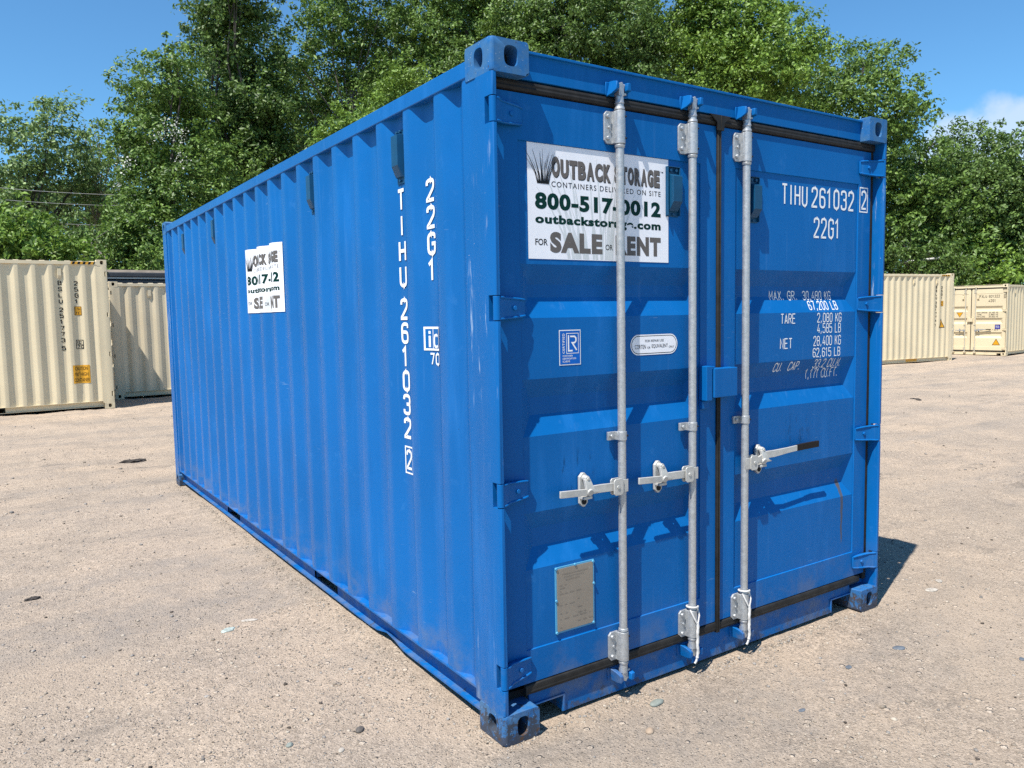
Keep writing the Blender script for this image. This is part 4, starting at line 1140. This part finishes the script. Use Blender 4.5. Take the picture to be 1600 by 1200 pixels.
SB = plain('slate_stone', (.10, .115, .135), .7, 0, .2, 40); SG = plain('green_grey_stone', (.19, .21, .185), .7, 0, .15, 40); SBR = plain('brown_stone', (.10, .085, .072), .7, 0, .2, 30)
SP = plain('pale_stone', (.36, .32, .27), .8, 0, .25, 60); SGL = plain('pale_glassy_stone', (.32, .36, .32), .5, 0, .25, 60); SDK = plain('dark_earth', (.055, .046, .04), .95, 0, .3, 30)
rock(-.398, .435, .020, (1.25, .8, .6), SBR, 'dark brown egg shaped stone lying on the gravel left of the near corner', .6, seed=1)
rock(-.658, .497, .015, (1.1, .85, .6), SG, 'greenish grey rounded pebble at the bottom edge, left of the brown stone', .2, seed=2)
rock(-.508, .350, .014, (1.2, .8, .5), SP, 'pale cream pebble at the bottom edge below the brown stone', .9, seed=3)
rock(-.556, 1.799, .040, (1.1, .7, .22), SGL, 'pale green glassy flake lying alone on the left gravel', .5, cat='flake', name='stone_flake', seed=4)
rock(-.428, 1.868, .030, (1.5, .6, .2), SP, 'long white stone chip just behind the pale green flake', -.4, cat='flake', name='stone_flake', seed=5)
rock(2.033, -.355, .026, (1.3, .8, .28), SB, 'flat slate blue stone on the right gravel, largest of the blue ones', -.5, seed=6)
rock(1.647, -.340, .017, (1.3, .8, .3), SB, 'small slate blue chip in front of the right door', .3, seed=7)
rock(1.143, -.461, .015, (1.4, .7, .3), SB, 'slate blue sliver nearest the bottom of the picture', 0, seed=8)
rock(2.375, -.748, .016, (1.2, .8, .4), SB, 'slate blue stone cut by the right edge of the picture', .3, seed=9)
rock(.524, -.229, .022, (1.0, .8, .5), stone_mat('pinkish_stone', (.30, .225, .165), (.34, .26, .19)), 'pinkish tan stone on the gravel in front of the left door', .3, seed=10)
rock(.70, -.085, .030, (1.3, .7, .4), SG, 'flat grey stone beside the door sill shadow', .1, seed=15)
rock(2.923, -.030, .033, (1.3, .8, .25), SP, 'flat whitish stone on the gravel right of the container shadow', -.3, seed=11)
rock(3.10, .02, .026, (1.2, .8, .3), SP, 'small whitish chip right behind the flat whitish stone', .3, seed=12)
rock(-1.387, 2.996, .032, (1.4, .6, .45), SDK, 'dark clod of earth near the left edge of the gravel', .2, cat='clod', name='earth_clod', seed=13)
rock(-.166, 7.806, .10, (1.7, .5, .22), SDK, 'long dark clod of earth midway to the shaded cream container', .1, cat='clod', name='earth_clod', seed=14)
rock(12.49, 5.41, .11, (1.5, .6, .2), SDK, 'dark clod of earth on the open ground right of the blue container', .9, cat='clod', name='earth_clod', seed=16)

# ------------------------------------------------------------------ trees
def bearing(px): 
    d = F + RT * ((px - 800) / 1233.4); return Vector((d.x, d.y, 0)).normalized()
def spot(px, py, d):
    """a point d metres away (along the ground) in the direction seen at px, py"""
    v = F + RT * ((px - 800) / 1233.4) + UP * ((600 - py) / 1233.4)
    return CAM + v * (d / math.hypot(v.x, v.y))

def leaf_mat(name, lo, hi, gloss=.48, tr=.20):
    t = NT(name); r = t.n.new('ShaderNodeNewGeometry').outputs['Random Per Island']
    c = t.mix(r, sc(lo, .72), hi)
    t.set(color=c, rough=gloss, spec=.32)
    tb = t.n.new('ShaderNodeBsdfTranslucent'); t.l.new(t.mix(.5, c, tuple(v * 1.6 for v in hi)), tb.inputs['Color'])
    mx = t.n.new('ShaderNodeMixShader'); mx.inputs[0].default_value = tr
    t.l.new(t.b.outputs[0], mx.inputs[1]); t.l.new(tb.outputs[0], mx.inputs[2]); t.l.new(mx.outputs[0], t.out.inputs['Surface'])
    return t.m
LM = {
 'deep': leaf_mat('deep_green_leaf', (.034, .078, .013), (.125, .205, .042)),
 'mid': leaf_mat('mid_green_leaf', (.044, .100, .015), (.165, .265, .050)),
 'fresh': leaf_mat('fresh_green_leaf', (.062, .135, .016), (.205, .32, .050)),
 'silver': leaf_mat('silvery_leaf', (.075, .140, .038), (.23, .34, .115)),
 'olive': leaf_mat('olive_leaf', (.052, .102, .022), (.155, .245, .060)),
}
BARK = plain('grey_bark', (.055, .047, .040), .9, 0, .3, 8); BARKP = plain('pale_dead_wood', (.15, .13, .11), .9, 0, .2, 8)
M_FLOWER = plain('white_blossom', (.42, .43, .38), .7)

def unit(a): return a / np.maximum(np.linalg.norm(a, axis=-1, keepdims=True), 1e-9)
def leaf_mesh(name, C, Nn, L, Wd, mat, droop=.25):
    """rhombic leaves at C facing about Nn"""
    n = len(C); nn = unit(Nn + rng.normal(0, .55, (n, 3)))
    a = rng.normal(0, 1, (n, 3)); a[:, 2] -= droop; a = unit(a - nn * (a * nn).sum(1, keepdims=True)); b = np.cross(nn, a)
    L = L * rng.uniform(.45, 1.4, n)[:, None]; Wd = Wd * rng.uniform(.5, 1.35, n)[:, None]
    up_ = nn * Wd * .22
    V = np.stack([C - a * L * .5, C + b * Wd * .5 + up_ - a * L * .08, C + a * L * .5, C - b * Wd * .5 + up_ - a * L * .08], 1)
    fs = np.arange(n * 4).reshape(n, 4)
    fs = np.concatenate([fs[:, [0, 1, 2]], fs[:, [0, 2, 3]]], 1).reshape(-1, 3)
    me = mesh_np(name, V.reshape(-1, 3), fs, [mat])
    return me

def tree(label, base_px, d, blobs, leaf='mid', size=.15, cover=4.0, clump=.62, name='tree', cat='tree', group='trees behind the yard', bare=0, trunk_r=.20, depth=1.0, flowers=(), wind=0.0, openness=.0, lean=0.0):
    """blobs: (px, py, rx, ry) parts of the crown's outline as seen from the yard, in photo pixels"""
    B = bearing(base_px); base = Vector((CAM.x + B.x * d, CAM.y + B.y * d, 0)); base.z = float(ground_z(base.x, base.y)) - .05
    root = empty(name, base); tag(root, label, cat, group)
    right = Vector((B.y, -B.x, 0)); k = d / 1233.4
    CC, NN = [], []; tips = []
    r2 = np.random.default_rng(abs(hash(int(base_px * 13 + d * 7))) % (2 ** 31))
    for (bx, by, rx, ry) in blobs:
        dd = d * (1 + r2.uniform(-.05, .05)); c = np.array(spot(bx, by, dd)); fz = abs(Vector(c - np.array(CAM)).dot(F)) / 1233.4
        RX, RY = rx * fz, ry * fz; RD = (RX + RY) * .5 * depth
        ax = np.array([right, B, (0, 0, 1)], float)
        ncl = max(5, int(4 * (RX * RY + RX * RD + RY * RD) / 3 * 3.1416 / (clump ** 2) * .40))
        u = unit(r2.normal(0, 1, (ncl, 3))); rad = r2.uniform(.45, 1.0, ncl) ** .55
        rad = rad * (1 + .22 * np.sin(u[:, 0] * 5 + u[:, 2] * 4 + bx))         # an uneven outline
        P = u * rad[:, None] * np.array([RX, RD, RY])
        P = P @ ax + c
        keep = r2.random(ncl) > openness
        P, u = P[keep], u[keep]; tips.append(P)
        # each bough carries a flat spray of smaller clumps, drooping outwards
        nb = 5; out = u @ ax; out[:, 2] = 0
        sp = r2.normal(0, 1, (len(P), nb, 3)) * np.array([.62, .62, .36]) * clump * 1.3
        sp[..., 2] -= .35 * np.abs((sp[..., :2] * out[:, None, :2]).sum(-1))
        P = (P[:, None] + sp).reshape(-1, 3); u = u.repeat(nb, 0)
        tot = math.pi * rx * ry * fz * fz * cover / (size * size * .28)
        per = max(4, int(1.25 * tot / max(1, len(P))))
        m = len(P) * per
        off = unit(r2.normal(0, 1, (m, 3))) * (r2.random((m, 1)) ** .45) * clump * 1.12 * np.array([.60, .60, .42]) * r2.uniform(.5, 1.3, (len(P), 1)).repeat(per, 0)
        if wind: off[:, :] += np.abs(off[:, :1]) * 0 + (off @ np.array([0, 0, 1.0]))[:, None] * wind * np.array(right)
        CC.append(P.repeat(per, 0) + off); NN.append(unit((u @ ax).repeat(per, 0) * .5 + unit(off) * .8 + np.array([-.15, -.12, .75])))
    C = np.concatenate(CC); Nn = np.concatenate(NN); T = np.concatenate(tips)
    o = bpy.data.objects.new('crown', leaf_mesh('crown', C - np.array(base), Nn, size * 1.12, size * .62, LM[leaf])); COL.objects.link(o); o.parent = root
    # trunk and limbs reaching the clumps
    m = MB(); top = T[:, 2].max() - base.z; b0 = np.array(base)
    cx = (T.mean(0) - b0); h = top * .66
    n = 7; tr = [Vector((cx[0] * (i / n) ** 1.4 + lean * math.sin(i * 1.3) * .2, cx[1] * (i / n) ** 1.4, h * i / n)) for i in range(n + 1)]
    m.tube(tr, [trunk_r * (1.25 if i == 0 else 1) * (1 - .80 * i / n) for i in range(n + 1)], 9)
    sel = T[r2.choice(len(T), min(len(T), 15 + bare // 2), replace=False)] - b0
    for p in sel:
        p = Vector(p); f_ = min(.92, max(.18, (p.z / h) * r2.uniform(.45, .8))); i = f_ * n; a = tr[int(i)].lerp(tr[min(n, int(i) + 1)], i - int(i))
        L_ = (p - a).length; r0 = min(trunk_r * (1 - .75 * f_) * .55, .02 + .012 * L_)
        q1 = a.lerp(p, .35) + Vector((r2.uniform(-.1, .1), r2.uniform(-.1, .1), .10)) * L_ * .8; q2 = a.lerp(p, .7) + Vector((r2.uniform(-.06, .06), r2.uniform(-.06, .06), .06)) * L_
        m.tube([a, q1, q2, p], [r0, r0 * .75, r0 * .5, r0 * .2], 6)
        for _ in range(1):
            e = p + Vector((r2.uniform(-1, 1), r2.uniform(-1, 1), r2.uniform(-.2, 1))) * .45
            m.tube([q2, q2.lerp(e, .5) + Vector((0, 0, .1)), e], [r0 * .4, r0 * .28, .006], 5)
    m.build('trunk', BARK if not bare else BARKP, root, 0, 60, fix=False)
    if flowers:
        PP = []
        for fx_, fy_, fr in flowers:                # sprays of blossom on the outside of the crown
            c = np.array(spot(fx_, fy_, d - 2.3)); q = fr * .023
            PP.append(c + r2.normal(0, 1, (int(70 * fr / 8), 3)) * np.array([q, q, q * 1.1]))
        P = np.concatenate(PP)
        o = bpy.data.objects.new('blossom', leaf_mesh('blossom', P - b0, np.tile(np.array([-.4, -.3, .6]), (len(P), 1)), .055, .08, M_FLOWER)); COL.objects.link(o); o.parent = root
    return root

tree('pale windblown willow at the far left behind the power lines', 50, 37,
     [(30, 235, 62, 52), (85, 205, 46, 36), (115, 255, 40, 40), (40, 300, 75, 50), (10, 360, 60, 50)], 'silver', .17, 3.1, .7, wind=.9, openness=.12)
tree('thin grey green tree with bare twigs, right of the pale windblown willow', 160, 39,
     [(150, 240, 34, 42), (168, 300, 42, 50), (130, 320, 44, 40), (165, 365, 50, 40)], 'olive', .16, 2.0, .62, bare=40, openness=.35, trunk_r=.16)
tree('bushy tree with white blossom sprays rising behind the shaded cream container', 265, 31,
     [(232, 150, 42, 38), (275, 130, 40, 44), (225, 215, 40, 48), (275, 220, 70, 70), (235, 300, 42, 55), (310, 290, 80, 70), (270, 370, 80, 60), (225, 390, 45, 50), (215, 130, 22, 20)], 'mid', .14, 4.2, .5, flowers=((270, 203, 9), (248, 212, 4), (282, 212, 5), (284, 252, 6), (198, 256, 7), (230, 362, 5), (226, 374, 5), (234, 380, 3), (183, 290, 3)), trunk_r=.22)
tree('tall upright tree cut by the top of the picture, left of the blue roof rail', 365, 34,
     [(348, 45, 48, 62), (392, 85, 48, 60), (345, 130, 50, 50), (390, 190, 62, 66), (430, 270, 70, 60), (340, 10, 40, 50), (370, -50, 60, 60), (350, 250, 60, 60), (420, 150, 40, 50)], 'deep', .15, 4.2, .62, trunk_r=.26)
tree('light airy tree with trunks showing through, over the blue roof rail', 545, 37,
     [(480, 50, 38, 52), (470, 150, 50, 52), (535, 40, 48, 58), (560, 120, 60, 62), (610, 60, 54, 66), (500, 215, 62, 52), (590, 200, 60, 52), (540, -40, 80, 50), (620, 140, 40, 50)], 'mid', .17, 3.0, .62, bare=6, openness=.16, trunk_r=.20)
tree('shorter fresh green tree tucked under the airy tree, above the blue roof rail', 610, 30,
     [(600, 165, 36, 32), (560, 200, 40, 34), (650, 145, 40, 36), (520, 235, 40, 30), (610, 230, 60, 40), (500, 290, 60, 40)], 'fresh', .13, 4.0, .48, trunk_r=.14)
tree('dark leafy tree directly behind the near top corner of the blue container', 710, 35,
     [(660, 40, 60, 62), (720, 70, 66, 60), (770, 20, 66, 60), (820, 70, 60, 60), (690, 140, 60, 50), (760, 130, 80, 60), (720, -40, 100, 50), (860, 130, 60, 50)], 'mid', .15, 4.2, .6, trunk_r=.24)
tree('broad dense tree over the left half of the door header', 905, 32,
     [(880, 50, 60, 52), (940, 30, 62, 52), (900, 110, 66, 50), (985, 80, 64, 60), (950, 150, 90, 50), (920, -30, 90, 50), (860, 15, 40, 40)], 'deep', .14, 4.6, .55, trunk_r=.24)
tree('broad bright tree over the right half of the door header', 1120, 34,
     [(1060, 30, 60, 50), (1120, 50, 66, 58), (1070, 110, 72, 60), (1160, 25, 52, 42), (1185, 85, 60, 52), (1235, 60, 42, 36), (1150, 140, 80, 56), (1225, 120, 46, 46), (1210, 20, 30, 30), (1100, -30, 80, 40), (1255, 75, 28, 22), (1225, 195, 70, 50)], 'fresh', .15, 4.4, .58, trunk_r=.26)
tree('tall feathery tree right of the bright tree, above the far top casting', 1345, 38,
     [(1320, 105, 42, 34), (1365, 110, 44, 36), (1300, 150, 42, 42), (1395, 165, 40, 36), (1350, 180, 66, 52), (1425, 195, 36, 30), (1330, 240, 66, 52), (1410, 255, 52, 52), (1370, 320, 80, 60), (1440, 300, 50, 50), (1400, 380, 70, 60), (1380, 90, 24, 20)], 'mid', .16, 3.2, .6, wind=.4, openness=.12, trunk_r=.24)
tree('round topped olive tree below the small cloud', 1530, 41,
     [(1520, 235, 52, 40), (1570, 245, 48, 40), (1485, 265, 40, 44), (1540, 300, 70, 54), (1480, 330, 56, 54), (1550, 370, 90, 50), (1500, 400, 60, 50)], 'olive', .16, 3.8, .6, trunk_r=.26)
tree('round topped olive tree cut by the right edge of the picture', 1640, 40,
     [(1620, 245, 52, 44), (1600, 300, 40, 50), (1650, 300, 60, 60), (1610, 370, 50, 60), (1650, 400, 70, 60)], 'olive', .16, 3.8, .6, trunk_r=.26)
GB = 'bushes along the yard edge'
tree('bright green maple bush above the two right cream containers', 1525, 37, [(1525, 385, 38, 36), (1500, 420, 50, 36), (1560, 425, 46, 34), (1535, 365, 22, 20), (1590, 440, 40, 30)], 'fresh', .17, 4.4, .5, 'bush', 'bush', GB, trunk_r=.1)
tree('dark tangled bush above the cream container right of the blue one', 1420, 37, [(1400, 400, 50, 40), (1450, 390, 44, 40), (1470, 430, 50, 30), (1390, 440, 50, 30)], 'deep', .14, 2.8, .5, 'bush', 'bush', GB, bare=30, trunk_r=.1, openness=.15)
tree('bright leafy bush above the far left cream container', 45, 25, [(20, 385, 46, 34), (70, 375, 44, 34), (20, 345, 40, 28), (110, 400, 40, 22), (-40, 370, 50, 40)], 'fresh', .15, 4.2, .45, 'bush', 'bush', GB, trunk_r=.08)
tree('dark ivy covered bush just above the dark trailer roof', 235, 28, [(200, 400, 40, 40), (240, 400, 40, 36), (275, 400, 40, 40), (205, 350, 26, 34), (300, 430, 40, 40)], 'mid', .13, 4.6, .42, 'bush', 'bush', GB, trunk_r=.08)
tree('brown green twiggy bush between the bright bush and the blossom tree', 150, 30, [(130, 365, 40, 36), (165, 390, 40, 34), (100, 420, 60, 30), (150, 420, 50, 30)], 'olive', .13, 2.4, .45, 'bush', 'bush', GB, bare=60, trunk_r=.08, openness=.3)
# the wood goes on behind
GBK = 'darker trees deeper in the wood'
back = [('far left', 10, 52, [(20, 330, 90, 70), (90, 350, 80, 60), (-40, 320, 70, 80)]), ('blossom', 190, 52, [(180, 330, 60, 60), (240, 330, 80, 90), (200, 400, 80, 60)]),
        ('tall', 400, 52, [(400, 120, 70, 90), (420, 240, 80, 80), (360, 330, 80, 80), (330, 180, 60, 80)]), ('airy', 580, 54, [(600, 110, 60, 70), (540, 200, 90, 70), (640, 200, 80, 80)]),
        ('corner', 790, 54, [(750, 60, 90, 80), (830, 60, 90, 90), (800, 150, 120, 70)]), ('header', 1010, 54, [(960, 70, 90, 80), (1050, 90, 90, 80), (1010, 160, 130, 60)]),
        ('right half', 1200, 54, [(1150, 110, 80, 70), (1220, 150, 70, 60), (1270, 220, 80, 60)]), ('feathery', 1400, 56, [(1340, 250, 70, 70), (1420, 300, 70, 60), (1380, 380, 110, 60)]), ('olive', 1580, 56, [(1500, 340, 80, 50), (1580, 340, 90, 60), (1540, 420, 120, 40)])]
LB = {'far left': 'shadowy tree deep in the wood behind the pale windblown willow', 'blossom': 'shadowy tree deep in the wood left of the blossom tree', 'tall': 'shadowy tree deep in the wood behind the tall upright tree',
      'airy': 'shadowy tree seen through the gaps of the light airy tree', 'corner': 'shadowy tree deep in the wood behind the near top corner', 'header': 'shadowy tree deep in the wood behind the middle of the door header',
      'right half': 'shadowy tree deep in the wood behind the bright tree', 'feathery': 'shadowy tree deep in the wood behind the feathery tree', 'olive': 'shadowy tree deep in the wood behind the round topped olive tree'}
for k_, px, d, bl in back: tree(LB[k_], px, d, bl, 'deep', .22, 2.6, .9, group=GBK, trunk_r=.28)

# bare pale branches lying in the brush
m = MB(); a = spot(118, 372, 27); b = spot(166, 404, 26.5)
m.tube([a, a.lerp(b, .5) + Vector((0, 0, .12)), b], [.022, .032, .04], 7); m.tube([a.lerp(b, .5) + Vector((0, 0, .12)), spot(150, 372, 27), spot(170, 360, 27)], [.02, .014, .008], 6)
tag(m.build('fallen_branch', BARKP, None, 0, 60), 'pale bare branch slanting down behind the far left cream container', 'branch')
m = MB(); a = spot(1400, 411, 35.5); b = spot(1470, 403, 35.5); m.tube([a, a.lerp(b, .5), b], .05, 8)
tag(m.build('metal_pipe', M_STRIPE, None, 0, 60), 'pale pipe lying in the brush above the cream container right of the blue one', 'pipe')

# power lines
for ya, yb, lab in ((281, 296, 'uppermost of the three thin power lines at the far left'), (301, 312, 'middle one of the three thin power lines at the far left'), (333, 343, 'lowest of the three thin power lines at the far left')):
    a = spot(-260, ya - 22, 31.5); b = spot(300, yb + 8, 33.5); m = MB()
    m.tube([a.lerp(b, i / 16) - Vector((0, 0, .30 * (1 - (i / 8 - 1) ** 2))) for i in range(17)], .0085, 6)
    tag(m.build('power_line', M_STRIPE, None, 0, 60), lab, 'power line', 'power lines across the far left trees')
